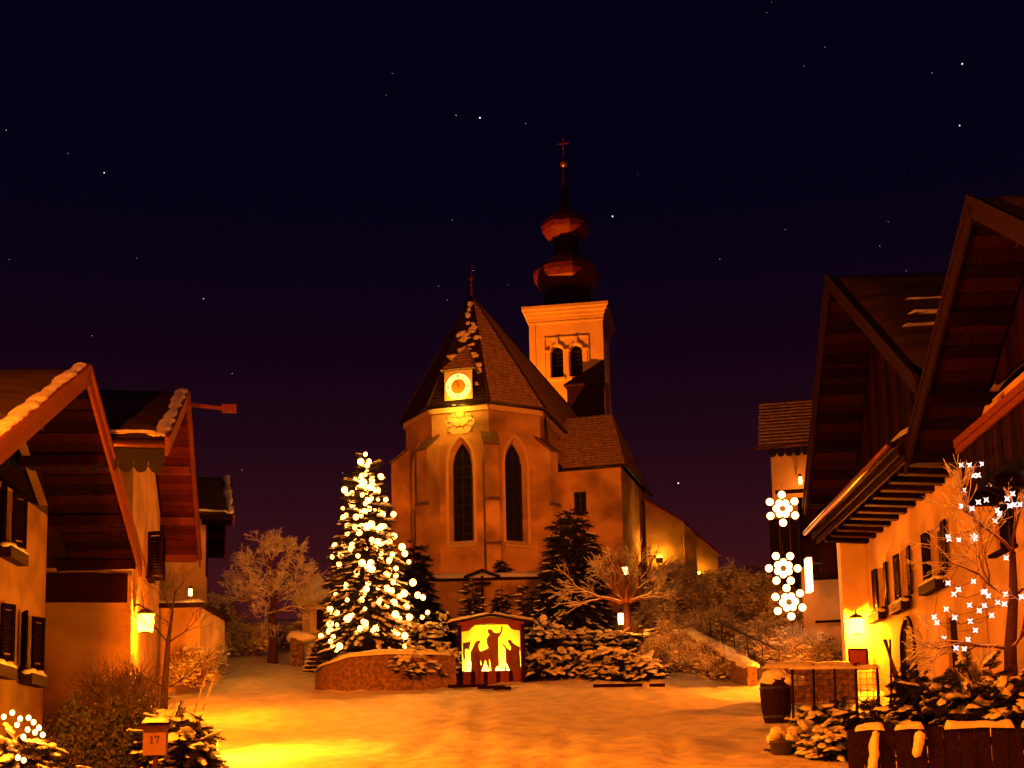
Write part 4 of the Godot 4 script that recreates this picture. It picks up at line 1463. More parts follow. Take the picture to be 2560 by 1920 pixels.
func lamps() -> void:
	lantern("street_lantern", "blazing lantern on the corner of the left house above the small tree", Vector3(-9.72, 4.4, -36.5), 0.46, 0.48, 95.0, M.sodium, SODIUM, Vector3(-0.5, 0.1, -0.2))
	lantern("street_lantern", "blazing lantern on the far corner of the right house", Vector3(10.5, 4.51, -42.22), 0.46, 0.48, 120.0, M.sodium, SODIUM, Vector3(0.1, 0.1, -0.4))
	# unseen lamps added outside the picture to light fronts and snow
	added_street_lamp("tall lamp added outside the picture to light the left house", Vector3(7.5, -1.3, -5.0), Vector3(-1, 0, 0), 130.0)
	lantern("street_lantern", "lantern added outside the picture to light the square and right houses", Vector3(-7.6, 5.2, -15.5), 0.4, 0.46, 490.0, M.sodium, SODIUM, Vector3(-2.1, 0.1, 0.0))
	flood("floodlight", "floodlight added unseen behind the camera to light the church choir", Vector3(4.5, -1.6, 7.0), 10.5, Vector3(-0.6, 19.5, -82.0), 4700.0, 8.4)  # unseen, added behind the camera to brighten the choir
	flood("floodlight", "floodlight on a short mast left of the church aimed at its tower", on(-9.2, 99.5), 1.2, Vector3(5.2, 37.0, -110.0), 2600.0, 26.0)
	# ground floodlight hidden by the yew on the left
	var g := thing("ground_floodlight", "ground floodlight behind the snowy yew at left lighting the snow yellow", "lamp", on(-6.15, 28.2, 0.0))
	var q := MB.new()
	q.box(Vector3(0, 0.2, 0), Vector3(0.34, 0.26, 0.2), Basis(Vector3.UP, -1.2))
	q.box(Vector3(0, 0.05, 0), Vector3(0.08, 0.2, 0.08))
	put("lamp_housing", q, M.black_metal, g)
	var gg := MB.new()
	gg.box(Vector3(0.10, 0.2, -0.03), Vector3(0.28, 0.2, 0.02), Basis(Vector3.UP, -1.2))
	put("lamp_glass", gg, M.sodium, g)
	omni(Vector3(0.5, 1.35, 0.15), 34.0, Color(1.0, 0.34, 0.008), 0.12, g)
	# wall washers beside the church
	for w in [["wall washer glowing on the sloping churchyard wall right of the church", Vector3(9.11, 13.6, -84.5), 7.0, 0.17], ["smaller wall washer at the low end of the churchyard wall", Vector3(11.6, 12.6, -85.1), 3.0, 0.11]]:
		var l := thing("wall_washer", w[0], "lamp", w[1], 0.0)
		var wb := MB.new()
		wb.box(Vector3(0, -0.25, 0), Vector3(0.4, 0.3, 0.2))
		put("lamp_housing", wb, M.black_metal, l)
		var wg := MB.new(true)
		wg.ball(Vector3.ZERO, Vector3(w[3], w[3] * 0.7, w[3]), 6, 10)
		put("lamp_glass", wg, M.sodium, l)
		omni(Vector3.ZERO, w[2], Color(1.0, 0.42, 0.02), 0.1, l)
	# lights along the church path
	var p := lantern("path_lamp", "round lit globe on a tall post behind the forked snowy tree", Vector3(5.2, 9.5, -63), 0.3, 0.36, 2.2, M.flake, WARM, Vector3.ZERO)
	var pb := MB.new(true)
	pb.tube([Vector3(0, -0.25, 0), Vector3(0, -3.6, 0)], [0.045, 0.05], 7)
	put("pole", pb, M.black_metal, p)
	var p2 := lantern("path_lamp", "low glowing path light beside the trunk of the forked snowy tree", Vector3(4.15, 6.14, -53), 0.22, 0.46, 4.5, M.flake, WARM, Vector3.ZERO)
	var pb2 := MB.new(true)
	pb2.tube([Vector3(0, -0.3, 0), Vector3(0, -2.0, 0)], [0.05, 0.05], 7)
	put("pole", pb2, M.black_metal, p2)
	lantern("wall_lantern", "small white lantern on top of the low outbuilding at left", Vector3(-10.9, 6.62, -46.6), 0.14, 0.26, 0.5, M.flake, WARM, Vector3(0, -0.1, -0.3))
	# light box on the wooden house
	var lb := thing("light_box", "tall white glowing light box on the corner of the wooden house", "sign", Vector3(10.5, 7.02, -48.6))
	var lbb := MB.new()
	lbb.box(Vector3.ZERO, Vector3(0.16, 1.2, 0.5))
	put("glowing_panel", lbb, M.flake, lb)
	var lbc := MB.new()
	lbc.box(Vector3(0.3, 0.45, -0.2), Vector3(0.5, 0.05, 0.05))
	lbc.box(Vector3(0, 0.63, 0), Vector3(0.2, 0.05, 0.54))
	put("bracket", lbc, M.black_metal, lb)
	omni(Vector3(-0.3, 0, 0.4), 1.2, WARM, 0.2, lb)
	# three bulb snowflakes hanging one above the other
	var hang := Vector3(9.33, 9.34, -45)
	var flakes := [[Vector3(8.97, 8.74, -45), 0.0, "uppermost of the three bulb snowflakes at right"], [Vector3(8.9, 6.75, -45), 0.5, "middle and most tilted of the three bulb snowflakes at right"], [Vector3(9.03, 5.63, -45), 0.12, "lowest of the three bulb snowflakes at right"]]
	for f in flakes:
		var o := thing("snowflake_light", f[2] + ", lit warm white", "light ornament", f[0], 0.0, "bulb snowflakes")
		var fr := MB.new()
		for k in 6:
			var a: float = PI / 2 + f[1] + TAU * k / 6.0
			fr.tube([Vector3.ZERO, Vector3(cos(a), sin(a), 0) * 0.48], [0.012, 0.012], 4)
			var bm := MB.new(true)
			bm.ball(Vector3(cos(a), sin(a), 0) * 0.47, Vector3.ONE * 0.125, 6, 10)
			put("bulb", bm, M.flake, o)
			var bm2 := MB.new(true)
			bm2.ball(Vector3(cos(a + 0.5), sin(a + 0.5), 0.1) * 0.21, Vector3.ONE * 0.115, 6, 10)
			put("bulb", bm2, M.flake, o)
		fr.tube([Vector3(0, 0.48, 0), Vector3(0.02, 0.85, 0)], [0.008, 0.008], 4)
		put("frame", fr, M.black_metal, o)
		omni(Vector3(0, 0, 0.25), 0.5, WARM, 0.2, o)

func added_street_lamp(label: String, at: Vector3, arm: Vector3, energy: float) -> void:
	var s := thing("added_street_lamp", label, "lamp", at)
	var b := MB.new(true)
	b.tube([Vector3(0, 0, 0), Vector3(0, 4, 0), Vector3(0, 7.4, 0), arm * 0.8 + Vector3(0, 7.8, 0)], [0.09, 0.08, 0.06, 0.05], 8)
	put("pole", b, M.black_metal, s)
	var head := arm + Vector3(0, 7.82, 0)
	var hb := MB.new(true)
	hb.ball(head, Vector3(0.35, 0.10, 0.35), 5, 10)
	put("lamp_head", hb, M.black_metal, s)
	var gb := MB.new(true)
	gb.ball(head + Vector3(0, -0.2, 0), Vector3(0.2, 0.09, 0.2), 5, 10)
	put("lamp_glass", gb, M.sodium, s)
	omni(head + Vector3(0, -0.2, 0), energy, SODIUM, 0.2, s)

func flood(called: String, label: String, at: Vector3, high: float, aim: Vector3, energy: float, angle: float) -> void:
	var s := thing(called, label, "lamp", at)
	var b := MB.new(true)
	b.tube([Vector3.ZERO, Vector3(0, high, 0)], [0.09, 0.06], 8)
	put("pole", b, M.black_metal, s)
	var top := Vector3(0, high + 0.2, 0)
	var dir := (aim - at - top).normalized()
	var hb := MB.new()
	hb.box(top - dir * 0.25, Vector3(0.5, 0.4, 0.3), Basis.looking_at(dir))
	put("lamp_housing", hb, M.black_metal, s)
	var gb := MB.new()
	gb.box(top - dir * 0.08, Vector3(0.44, 0.34, 0.02), Basis.looking_at(dir))
	put("lamp_glass", gb, M.sodium, s)
	spot(top, aim - at, energy, SODIUM, angle, 0.25, s)

# ---------------------------------------------------------------- things on the square
func square() -> void:
	hut()
	# planter wall in front of the fir
	var w := thing("planter_wall", "rounded stone planter wall with snow on top left of the nativity hut", "wall", on(-4.5, 47.2))
	var pts := [Vector3(-1.6, 0, -2.6), Vector3(-1.95, 0, -1.4), Vector3(-2.02, 0, -0.2), Vector3(-1.7, 0, 0.55), Vector3(-0.9, 0, 0.95), Vector3(0.3, 0, 1.0), Vector3(1.6, 0, 0.6), Vector3(2.4, 0, 0.1)]
	var tops := [0.75, 0.72, 0.55, 0.72, 0.95, 1.0, 1.0, 1.0]
	var b := MB.new(true)
	var fine := []
	for i in pts.size() - 1:
		for k in 6:
			var q: Vector3 = (pts[i] as Vector3).lerp(pts[i + 1], k / 6.0)
			fine.append(Vector3(q.x, lerpf(tops[i], tops[i + 1], k / 6.0), q.z))
	fine.append(Vector3(pts[-1].x, tops[-1], pts[-1].z))
	var rows := []
	for i in fine.size():
		var n: Vector3 = (fine[mini(i + 1, fine.size() - 1)] - fine[maxi(i - 1, 0)])
		n = Vector3(n.x, 0, n.z).normalized().cross(Vector3.UP) * 0.25
		var c: Vector3 = fine[i]
		var g := Vector3(c.x, -0.8, c.z)
		var belly := 0.03 * sin(i * 1.9)
		rows.append([g - n * 1.25, c - n * (1.05 + belly) - Vector3(0, 0.12, 0), c - n * 0.7, c + n * 0.7, c + n * 1.05 - Vector3(0, 0.12, 0), g + n * 1.25])
	for i in rows.size() - 1:
		for k in 5:
			b.quad(rows[i][k], rows[i + 1][k], rows[i + 1][k + 1], rows[i][k + 1])
	for q in [rows[0], rows[-1]]:
		b.quad(q[0], q[1], q[4], q[5])
	put("wall", b, M.stone, w)
	var sn := MB.new(true)
	var line := []
	for i in pts.size():
		line.append(pts[i] + Vector3(0, tops[i] + 0.02, 0))
	ridge_snow(sn, line, 0.34, 0.13)
	put("snow_cover", sn, M.snow, w)
	var fill := MB.new(true)
	fill.ball(Vector3(0.2, 0.6, -1.5), Vector3(2.4, 0.55, 2.2), 8, 18)
	put("snow_bed", fill, M.ground, w)
	# boards in front of the hut, kerb showing through the snow
	for q in [[Vector3(-1.55, 3.14, -46.2), 1.3, "long dark board showing through the snow in front of the hut"], [Vector3(-0.74, 2.99, -45.6), 0.9, "middle dark board showing through the snow in front of the hut"], [Vector3(-0.39, 2.88, -45.1), 0.6, "short dark board lying nearest in the snow before the hut"], [Vector3(3.37, 2.8, -45.2), 1.6, "long dark board in the snow right of the hut"], [Vector3(4.63, 2.73, -45), 0.5, "short dark board at the right end of the snowy square"]]:
		var o := thing("board", q[2], "board", Vector3(q[0].x, land(q[0].x, -q[0].z) + 0.06, q[0].z), rng.randf_range(-0.08, 0.08), "boards in the snow")
		var bb := MB.new()
		bb.box(Vector3.ZERO, Vector3(q[1], 0.10, 0.14))
		put("plank", bb, M.wood1, o)
	# chapel and its steps
	var c := thing("wayside_chapel", "small round wayside chapel with snowy cone roof left of the lit fir", "chapel", Vector3(-8.75, 5.9, -62.0))
	var cb := MB.new()
	cb.lathe(Vector3.ZERO, [Vector2(0.95, -0.8), Vector2(0.95, 0.75), Vector2(0.72, 0.85), Vector2(0.72, 2.1)], 8, 0.39)
	put("wall", cb, M.plaster_pale, c)
	var cc := MB.new()
	cc.lathe(Vector3.ZERO, [Vector2(0.72, 2.02), Vector2(0.9, 2.12), Vector2(0.9, 2.24), Vector2(0.8, 2.28)], 8, 0.39)
	put("cornice", cc, M.church_trim, c)
	var cr := MB.new(true)
	cr.lathe(Vector3.ZERO, [Vector2(0.98, 2.27), Vector2(0.9, 2.48), Vector2(0.55, 2.9), Vector2(0.28, 3.35), Vector2(0.05, 3.62), Vector2(0.0, 3.66)], 16)
	put("snow_roof", cr, M.snow, c)
	var cn := MB.new()
	cn.box(Vector3(0.25, 1.45, 0.66), Vector3(0.42, 0.9, 0.1))
	put("niche", cn, M.dark_wood, c)
	var ps := thing("stone_pillar", "dark stone pillar with a round cap of snow beside the wayside chapel", "pillar", on(-8.9, 57.0))
	var pb := MB.new()
	pb.box(Vector3(0, 0.3, 0), Vector3(0.5, 1.5, 0.5))
	put("shaft", pb, M.stone, ps)
	var pc := MB.new(true)
	lumpy(pc, Vector3(0.15, 1.1, -0.1), Vector3(0.55, 0.3, 0.5), 0.6, 7, 13)
	put("snow_cover", pc, M.snow, ps)
	var stp := thing("stairs", "dark wooden steps with snowy edges leading up beside the lit fir", "stairs", on(-7.6, 53.0))
	for k in 7:
		var sb := MB.new()
		sb.box(Vector3(0.02 * k, 0.02 + 0.19 * k, -0.3 * k), Vector3(0.9 - 0.02 * k, 0.16, 0.32))
		var tr := put("tread", sb, M.dark_wood, stp)
		var sc := MB.new(true)
		for m in 3:
			sc.ball(Vector3(-0.35 + 0.3 * m, 0.12 + 0.19 * k, -0.3 * k + 0.02), Vector3(0.18, 0.05, 0.13), 4, 6)
		put("snow_cap", sc, M.snow, tr)
	# ramp wall with rail on the right
	var rw := thing("ramp_wall", "low snow topped ramp wall with dark rail climbing towards the church path", "wall", Vector3(7.43, 3.97, -50))
	var a := Vector3(7.1, 5.37, -56) - Vector3(7.43, 3.97, -50)
	var z := Vector3(7.54, 2.91, -44) - Vector3(7.43, 3.97, -50)
	var rb := MB.new()
	rb.beam(a, z, 0.3, 1.1)
	put("wall", rb, M.stone, rw)
	var rs := MB.new(true)
	ridge_snow(rs, [a + Vector3(0, 0.55, 0), z + Vector3(0, 0.55, 0)], 0.36, 0.16)
	put("snow_cover", rs, M.snow, rw)
	var rr := MB.new(true)
	rr.tube([a + Vector3(0.9, 1.05, 0), z + Vector3(0.9, 1.05, 0)], [0.04, 0.04], 6)
	for k in 6:
		var p := a.lerp(z, k / 5.0) + Vector3(0.9, 0, 0)
		rr.tube([p + Vector3(0, 0.1, 0), p + Vector3(0, 1.05, 0)], [0.025, 0.025], 5)
	put("handrail", rr, M.black_metal, rw)
	# bench and low wall by the church path
	var be := thing("bench", "dark slatted bench with snow on its seat beside the church path", "bench", Vector3(5.83, 7.17, -61))
	for k in 4:
		var bb := MB.new()
		bb.box(Vector3(0, 0.22 + 0.13 * k, -0.25 - 0.02 * k), Vector3(1.6, 0.1, 0.04))
		put("backrest_slat", bb, M.dark_wood, be)
	var bs := MB.new()
	bs.box(Vector3(0, 0.05, 0), Vector3(1.6, 0.06, 0.45))
	put("seat", bs, M.dark_wood, be)
	for k in [-0.7, 0.7]:
		var bl := MB.new()
		bl.box(Vector3(k, -0.3, 0), Vector3(0.08, 0.7, 0.42))
		put("leg", bl, M.dark_wood, be)
	var bsn := MB.new(true)
	ridge_snow(bsn, [Vector3(-0.8, 0.1, 0), Vector3(0.8, 0.1, 0)], 0.22, 0.07)
	put("snow_cover", bsn, M.snow, be)
	var lw := thing("garden_wall", "low pale garden wall under the bench by the church path", "wall", Vector3(5.24, 6.76, -60))
	var lb := MB.new()
	lb.box(Vector3(0, -0.6, 0), Vector3(3.2, 1.3, 0.35))
	put("wall", lb, M.plaster_pale, lw)
	var ls := MB.new(true)
	ridge_snow(ls, [Vector3(-1.6, 0.06, 0), Vector3(1.6, 0.06, 0)], 0.26, 0.1)
	put("snow_cover", ls, M.snow, lw)

func hut() -> void:
	var at := Vector3(-0.76, 3.49, -48)
	var o := thing("nativity_hut", "small wooden hut with snowy roof and glowing yellow inside showing nativity figures", "hut", at, 0.02)
	var w := 2.32
	var front := 0.0
	# skirting boards
	for k in 16:
		var b := MB.new()
		b.box(Vector3(-w / 2 + 0.145 * (k + 0.5), 0.12, 0.01 * (k % 2)), Vector3(0.137, 0.46, 0.05))
		put("skirting_board", b, M.lit_wood if k % 3 else M.wood2, o)
	# front frame with its wavy opening: floor at 0.36, opening 2.03 wide
	var y := 0.36
	var outer := [Vector2(-w / 2, y - 0.02), Vector2(-1.02, y - 0.02), Vector2(-1.02, y + 1.37), Vector2(-0.78, y + 1.40), Vector2(-0.68, y + 1.50), Vector2(-0.56, y + 1.60), Vector2(-0.3, y + 1.62), Vector2(0.45, y + 1.63), Vector2(0.6, y + 1.58), Vector2(0.68, y + 1.46), Vector2(0.80, y + 1.40), Vector2(1.0, y + 1.38), Vector2(1.0, y - 0.02), Vector2(w / 2, y - 0.02), Vector2(w / 2, y + 1.68), Vector2(0, y + 1.87), Vector2(-w / 2, y + 1.68)]
	var fb := MB.new()
	fb.plate(outer, Transform3D(), -0.05, 0.03)
	put("front_board", fb, M.lit_wood, o)
	var post := MB.new()
	for x in [-1.1, 1.1]:
		post.box(Vector3(x, 0.95, 0.045), Vector3(0.13, 2.0, 0.05))
	put("corner_post", post, M.wood2, o)
	var sides := MB.new()
	for x in [-w / 2 + 0.02, w / 2 - 0.02]:
		sides.box(Vector3(x, 0.95, -0.62), Vector3(0.04, 2.05, 1.14))
	sides.box(Vector3(0, 1.0, -1.24), Vector3(w, 2.1, 0.04))
	put("side_wall", sides, M.wood1, o)
	var fl := MB.new()
	fl.box(Vector3(0, y - 0.03, -0.6), Vector3(w - 0.1, 0.05, 1.16))
	put("floor", fl, M.backdrop, o)
	var bd := MB.new()
	bd.box(Vector3(0, y + 0.85, -1.2), Vector3(w - 0.12, 1.75, 0.02))
	put("backdrop", bd, M.backdrop, o)
	var rf := MB.new()
	var sn: MB
	for s in [-1, 1]:
		rf.hexa([Vector3(0, y + 1.90, 0.22), Vector3(s * 1.5, y + 1.62, 0.22), Vector3(s * 1.5, y + 1.62, -1.4), Vector3(0, y + 1.90, -1.4), Vector3(0, y + 1.95, 0.22), Vector3(s * 1.5, y + 1.67, 0.22), Vector3(s * 1.5, y + 1.67, -1.4), Vector3(0, y + 1.95, -1.4)])
	var roof := put("roof", rf, M.dark_wood, o)
	for s in [-1, 1]:
		sn = snow_sheet([Vector3(s * 1.52, y + 1.67, 0.25), Vector3(s * 1.52, y + 1.67, -1.4), Vector3(0, y + 1.955, -1.4), Vector3(0, y + 1.955, 0.25)], 0.10, 14, 12, 0.02)
		put("snow_cover", sn, M.snow, roof)
	# strip lamp on the floor at the back
	var tb := MB.new()
	tb.box(Vector3(0, y + 0.07, -1.02), Vector3(1.8, 0.06, 0.06))
	put("strip_lamp", tb, M.bulb, o)
	for x in [-0.7, 0.0, 0.7]:
		omni(Vector3(x, y + 0.25, -0.95), 2.6, Color(1.0, 0.70, 0.14), 0.06, o)
	omni(Vector3(0, y + 1.45, -0.75), 0.9, Color(1.0, 0.70, 0.02), 0.06, o)
	var figs := [
		["STAND", [Vector2(-0.150, 1.467), Vector2(-0.092, 1.484), Vector2(-0.008, 1.484), Vector2(0.050, 1.450), Vector2(0.067, 1.384), Vector2(0.125, 1.367), Vector2(0.258, 1.350), Vector2(0.325, 1.400), Vector2(0.342, 1.500), Vector2(0.333, 1.534), Vector2(0.375, 1.592), Vector2(0.400, 1.517), Vector2(0.400, 1.434), Vector2(0.358, 1.334), Vector2(0.292, 1.234), Vector2(0.250, 1.184), Vector2(0.233, 1.067), Vector2(0.242, 0.767), Vector2(0.233, 0.600), Vector2(0.250, 0.433), Vector2(0.250, 0.217), Vector2(0.208, 0.175), Vector2(0.142, 0.142), Vector2(0.108, 0.008), Vector2(-0.042, 0.008), Vector2(-0.058, 0.142), Vector2(-0.075, 0.433), Vector2(-0.092, 0.683), Vector2(-0.108, 0.850), Vector2(-0.158, 0.950), Vector2(-0.175, 1.134), Vector2(-0.125, 1.234), Vector2(-0.050, 1.300), Vector2(-0.108, 1.334), Vector2(-0.122, 1.417)], -0.42, "tall standing dark figure with raised arm in the lit hut", "figure"],
		["KNEELL", [Vector2(-0.558, 1.025), Vector2(-0.475, 1.075), Vector2(-0.408, 1.084), Vector2(-0.375, 1.034), Vector2(-0.408, 0.984), Vector2(-0.458, 0.934), Vector2(-0.450, 0.834), Vector2(-0.408, 0.717), Vector2(-0.425, 0.600), Vector2(-0.408, 0.417), Vector2(-0.375, 0.267), Vector2(-0.367, 0.008), Vector2(-0.742, 0.008), Vector2(-0.725, 0.300), Vector2(-0.742, 0.500), Vector2(-0.742, 0.667), Vector2(-0.675, 0.800), Vector2(-0.608, 0.917)], -0.28, "hooded dark figure kneeling left of the manger in the lit hut", "figure"],
		["KNEELR", [Vector2(0.558, 1.042), Vector2(0.625, 1.092), Vector2(0.692, 1.050), Vector2(0.742, 0.967), Vector2(0.825, 0.900), Vector2(0.984, 0.820), Vector2(0.992, 0.008), Vector2(0.775, 0.008), Vector2(0.608, 0.008), Vector2(0.558, 0.183), Vector2(0.500, 0.267), Vector2(0.508, 0.517), Vector2(0.508, 0.683), Vector2(0.658, 0.717), Vector2(0.675, 0.834), Vector2(0.625, 0.934), Vector2(0.583, 1.000)], -0.26, "hooded dark figure bowing at the right edge of the lit hut", "figure"],
		["OX", [Vector2(-1.009, 1.017), Vector2(-0.859, 1.050), Vector2(-0.762, 1.064), Vector2(-0.748, 1.159), Vector2(-0.733, 1.067), Vector2(-0.750, 0.967), Vector2(-0.783, 0.850), Vector2(-0.758, 0.750), Vector2(-0.800, 0.775), Vector2(-0.842, 0.820), Vector2(-0.934, 0.817), Vector2(-0.942, 0.667), Vector2(-0.917, 0.450), Vector2(-0.959, 0.467), Vector2(-0.972, 0.008), Vector2(-1.009, 0.008)], -0.5, "dark horned ox leaning in at the left edge of the lit hut", "animal figure"],
		["CHILD", [Vector2(0.383, 0.950), Vector2(0.442, 0.959), Vector2(0.467, 0.884), Vector2(0.542, 0.800), Vector2(0.642, 0.717), Vector2(0.525, 0.667), Vector2(0.508, 0.533), Vector2(0.495, 0.008), Vector2(0.425, 0.008), Vector2(0.483, 0.267), Vector2(0.488, 0.600), Vector2(0.483, 0.767), Vector2(0.425, 0.867)], -0.34, "small thin dark shepherd figure beside the bowing one in the lit hut", "figure"],
		["MANGER", [Vector2(-0.450, 0.717), Vector2(-0.358, 0.692), Vector2(-0.225, 0.747), Vector2(-0.108, 0.800), Vector2(-0.050, 0.700), Vector2(-0.050, 0.417), Vector2(-0.092, 0.392), Vector2(-0.050, 0.008), Vector2(-0.092, 0.008), Vector2(-0.225, 0.367), Vector2(-0.350, 0.008), Vector2(-0.392, 0.008), Vector2(-0.358, 0.267), Vector2(-0.408, 0.417)], -0.2, "dark manger on crossed legs in the middle of the lit hut", "manger"]]
	for f in figs:
		var g := thing("ox_silhouette" if f[0] == "OX" else ("manger_silhouette" if f[0] == "MANGER" else "silhouette_figure"), f[3], f[4], at + Vector3(0, y, f[2]), 0.02, "silhouette figures in the nativity hut")
		var b := MB.new()
		b.plate(f[1], Transform3D(), -0.03, 0.03)
		put("cutout", b, M.figure, g)
		if f[0] == "STAND":
			var sb := MB.new(true)
			sb.tube([Vector3(0.30, 0.9, 0.05), Vector3(0.33, 1.25, 0.05)], [0.008, 0.008], 5)
			put("staff", sb, M.black, g)

# ---------------------------------------------------------------- trees
func trees() -> void:
	var at := Vector3(-5.29, 4.5, -50)
	var fir := thing("christmas_tree", "tall spruce covered in snow and glowing bulbs left of the church", "tree", at)
	spruce(fir, 7.75, 1.85, 230, 1.0, 0.09, 0.6, 0.95)
	var s := thing("string_of_lights", "string of warm white bulbs enlarged by their bloom hung over the tall snowy spruce", "string lights", at)
	var pts := [Vector3(0.01, 7.57, 0.11), Vector3(-0.17, 7.30, 0.07), Vector3(0.14, 7.30, 0.13), Vector3(0.08, 7.13, 0.19), Vector3(-0.36, 6.65, 0.10), Vector3(-0.10, 6.72, 0.21),
		Vector3(0.21, 6.74, 0.28), Vector3(0.55, 6.73, 0.00), Vector3(-0.05, 6.48, 0.27), Vector3(-0.78, 6.27, 0.00), Vector3(-0.69, 6.11, 0.00), Vector3(-0.49, 6.12, 0.11),
		Vector3(-0.08, 5.96, 0.48), Vector3(0.29, 6.31, 0.36), Vector3(0.43, 6.18, 0.18), Vector3(0.23, 5.85, 0.44), Vector3(0.47, 5.85, 0.22), Vector3(0.73, 5.87, 0.00),
		Vector3(-0.48, 5.70, 0.22), Vector3(-0.85, 5.58, 0.00), Vector3(-0.70, 5.29, 0.15), Vector3(-0.83, 5.24, 0.00), Vector3(-0.32, 5.37, 0.52), Vector3(0.19, 5.42, 0.61),
		Vector3(-0.01, 5.35, 0.44), Vector3(0.63, 5.27, 0.26), Vector3(1.01, 5.32, 0.00), Vector3(-0.63, 4.88, 0.32), Vector3(0.27, 4.85, 0.68), Vector3(0.59, 4.76, 0.48),
		Vector3(-0.63, 4.55, 0.47), Vector3(-0.16, 4.51, 0.82), Vector3(0.28, 4.26, 0.73), Vector3(0.84, 4.48, 0.30), Vector3(1.02, 4.50, 0.00), Vector3(0.87, 4.22, 0.44),
		Vector3(-1.13, 4.18, 0.00), Vector3(-0.48, 3.96, 0.73), Vector3(0.09, 3.94, 0.76), Vector3(0.41, 3.91, 0.83), Vector3(-0.22, 3.68, 0.77), Vector3(-0.05, 3.39, 0.95),
		Vector3(-1.24, 3.79, 0.00), Vector3(0.60, 3.77, 0.61), Vector3(0.25, 3.40, 0.83), Vector3(0.29, 3.17, 0.93), Vector3(1.00, 3.75, 0.49), Vector3(1.31, 4.10, 0.00),
		Vector3(1.41, 3.85, 0.00), Vector3(0.89, 3.49, 0.68), Vector3(1.55, 3.54, 0.00), Vector3(1.12, 3.24, 0.45), Vector3(-0.24, 3.05, 0.99), Vector3(0.73, 2.94, 0.72),
		Vector3(1.12, 2.96, 0.58), Vector3(0.16, 2.69, 0.86), Vector3(0.13, 2.39, 1.32), Vector3(0.84, 2.44, 0.88), Vector3(1.69, 2.78, 0.00), Vector3(-1.03, 2.31, 0.69),
		Vector3(-0.56, 2.03, 1.24), Vector3(-1.18, 1.99, 0.65), Vector3(-1.25, 1.81, 0.61), Vector3(0.61, 2.03, 1.13), Vector3(1.41, 2.32, 0.51), Vector3(1.86, 2.31, 0.00),
		Vector3(2.05, 2.22, 0.00), Vector3(1.48, 1.86, 0.39), Vector3(1.13, 1.50, 1.02), Vector3(1.58, 1.46, 0.45), Vector3(2.21, 1.67, 0.00), Vector3(2.01, 1.50, 0.00),
		Vector3(-0.55, 1.37, 1.17), Vector3(0.10, 1.17, 1.37), Vector3(-0.12, 1.01, 1.02), Vector3(0.48, 0.99, 1.34), Vector3(1.04, 1.00, 0.91), Vector3(1.72, 1.14, 0.43),
		Vector3(1.18, 0.86, 1.02), Vector3(1.46, 0.72, 1.07), Vector3(-1.60, 0.85, 0.45), Vector3(-1.11, 0.77, 0.83), Vector3(-1.17, 0.58, 1.11), Vector3(-1.10, 0.43, 1.11),
		Vector3(-0.83, 0.38, 1.29), Vector3(1.47, 0.34, 1.22)]
	for k in 100:  # extra bulbs added at random for a denser glow
		var f := rng.randf_range(0.05, 0.92)
		var a := rng.randf_range(-0.2, PI + 0.2)
		var r := 1.9 * pow(1.0 - f, 0.9) * rng.randf_range(0.5, 0.98)
		pts.append(Vector3(cos(a) * r, f * 7.5, sin(a) * r))
	var bm := SphereMesh.new()
	bm.radius = 0.108  # size takes in the bloom around each bulb
	bm.height = 0.23
	bm.radial_segments = 12
	bm.rings = 6
	var cb := MB.new()
	for i in pts.size():
		part("bulb", bm, M.bulb, s, Transform3D(Basis.from_scale(Vector3.ONE * rng.randf_range(0.6, 1.2)), pts[i]))
		omni(pts[i], 1.0, BULB, 0.08, s, "bulb_light")
		if i > 0 and (pts[i] as Vector3).distance_to(pts[i - 1]) < 2.0:
			cb.tube([pts[i - 1], (pts[i - 1] as Vector3).lerp(pts[i], 0.5) + Vector3(0, -0.1, -0.1), pts[i]], [0.008, 0.008, 0.008], 3)
	put("cable", cb, M.black, s)
	# dark conifers
	var t := thing("conifer", "dark conifer half hidden behind the lit spruce against the church", "tree", on(-4.7, 66.0))
	spruce(t, 5.1, 1.7, 120, 0.35, 0.05, 0.6, 0.7)
	t = thing("conifer", "dark broad columnar evergreen dusted with snow right of the nativity hut", "tree", on(2.55, 58.0))
	spruce(t, 6.5, 1.7, 430, 0.35, 0.02, 0.5, 0.42)
	t = thing("conifer", "small dark shrub like conifer at the foot of the choir buttress", "tree", on(-0.5, 74.2))
	spruce(t, 1.5, 0.6, 34, 0.15, 0.02, 0.4, 0.6)
	t = thing("conifer", "low snow dusted conifer at the end of the churchyard wall", "tree", on(13.6, 80.0))
	spruce(t, 2.9, 2.0, 90, 0.3, 0.02, 0.6, 0.4)
	for q in [[Vector3(-1.55, 6.22, -54), 1.9, 0.6, "young snowy spruce peeping over the left roof of the nativity hut"], [Vector3(0.62, 6.17, -54), 1.7, 0.7, "young snowy spruce peeping over the right roof of the nativity hut"], [Vector3(-0.43, 6.83, -57), 1.3, 0.5, "smallest young spruce behind the ridge of the nativity hut"]]:
		var g: Vector3 = q[0]
		t = thing("young_spruce", q[3], "tree", Vector3(g.x, land(g.x, -g.z), g.z), 0.0, "young spruces behind the hut")
		spruce(t, q[1] + g.y - land(g.x, -g.z), q[2], 50, 0.8, 0.3, 0.4, 0.8)
	# bare trees
	var b := on(-10.1, 58.0)
	t = thing("bare_tree", "wide bare tree with snow on every twig left of the chapel", "tree", b)
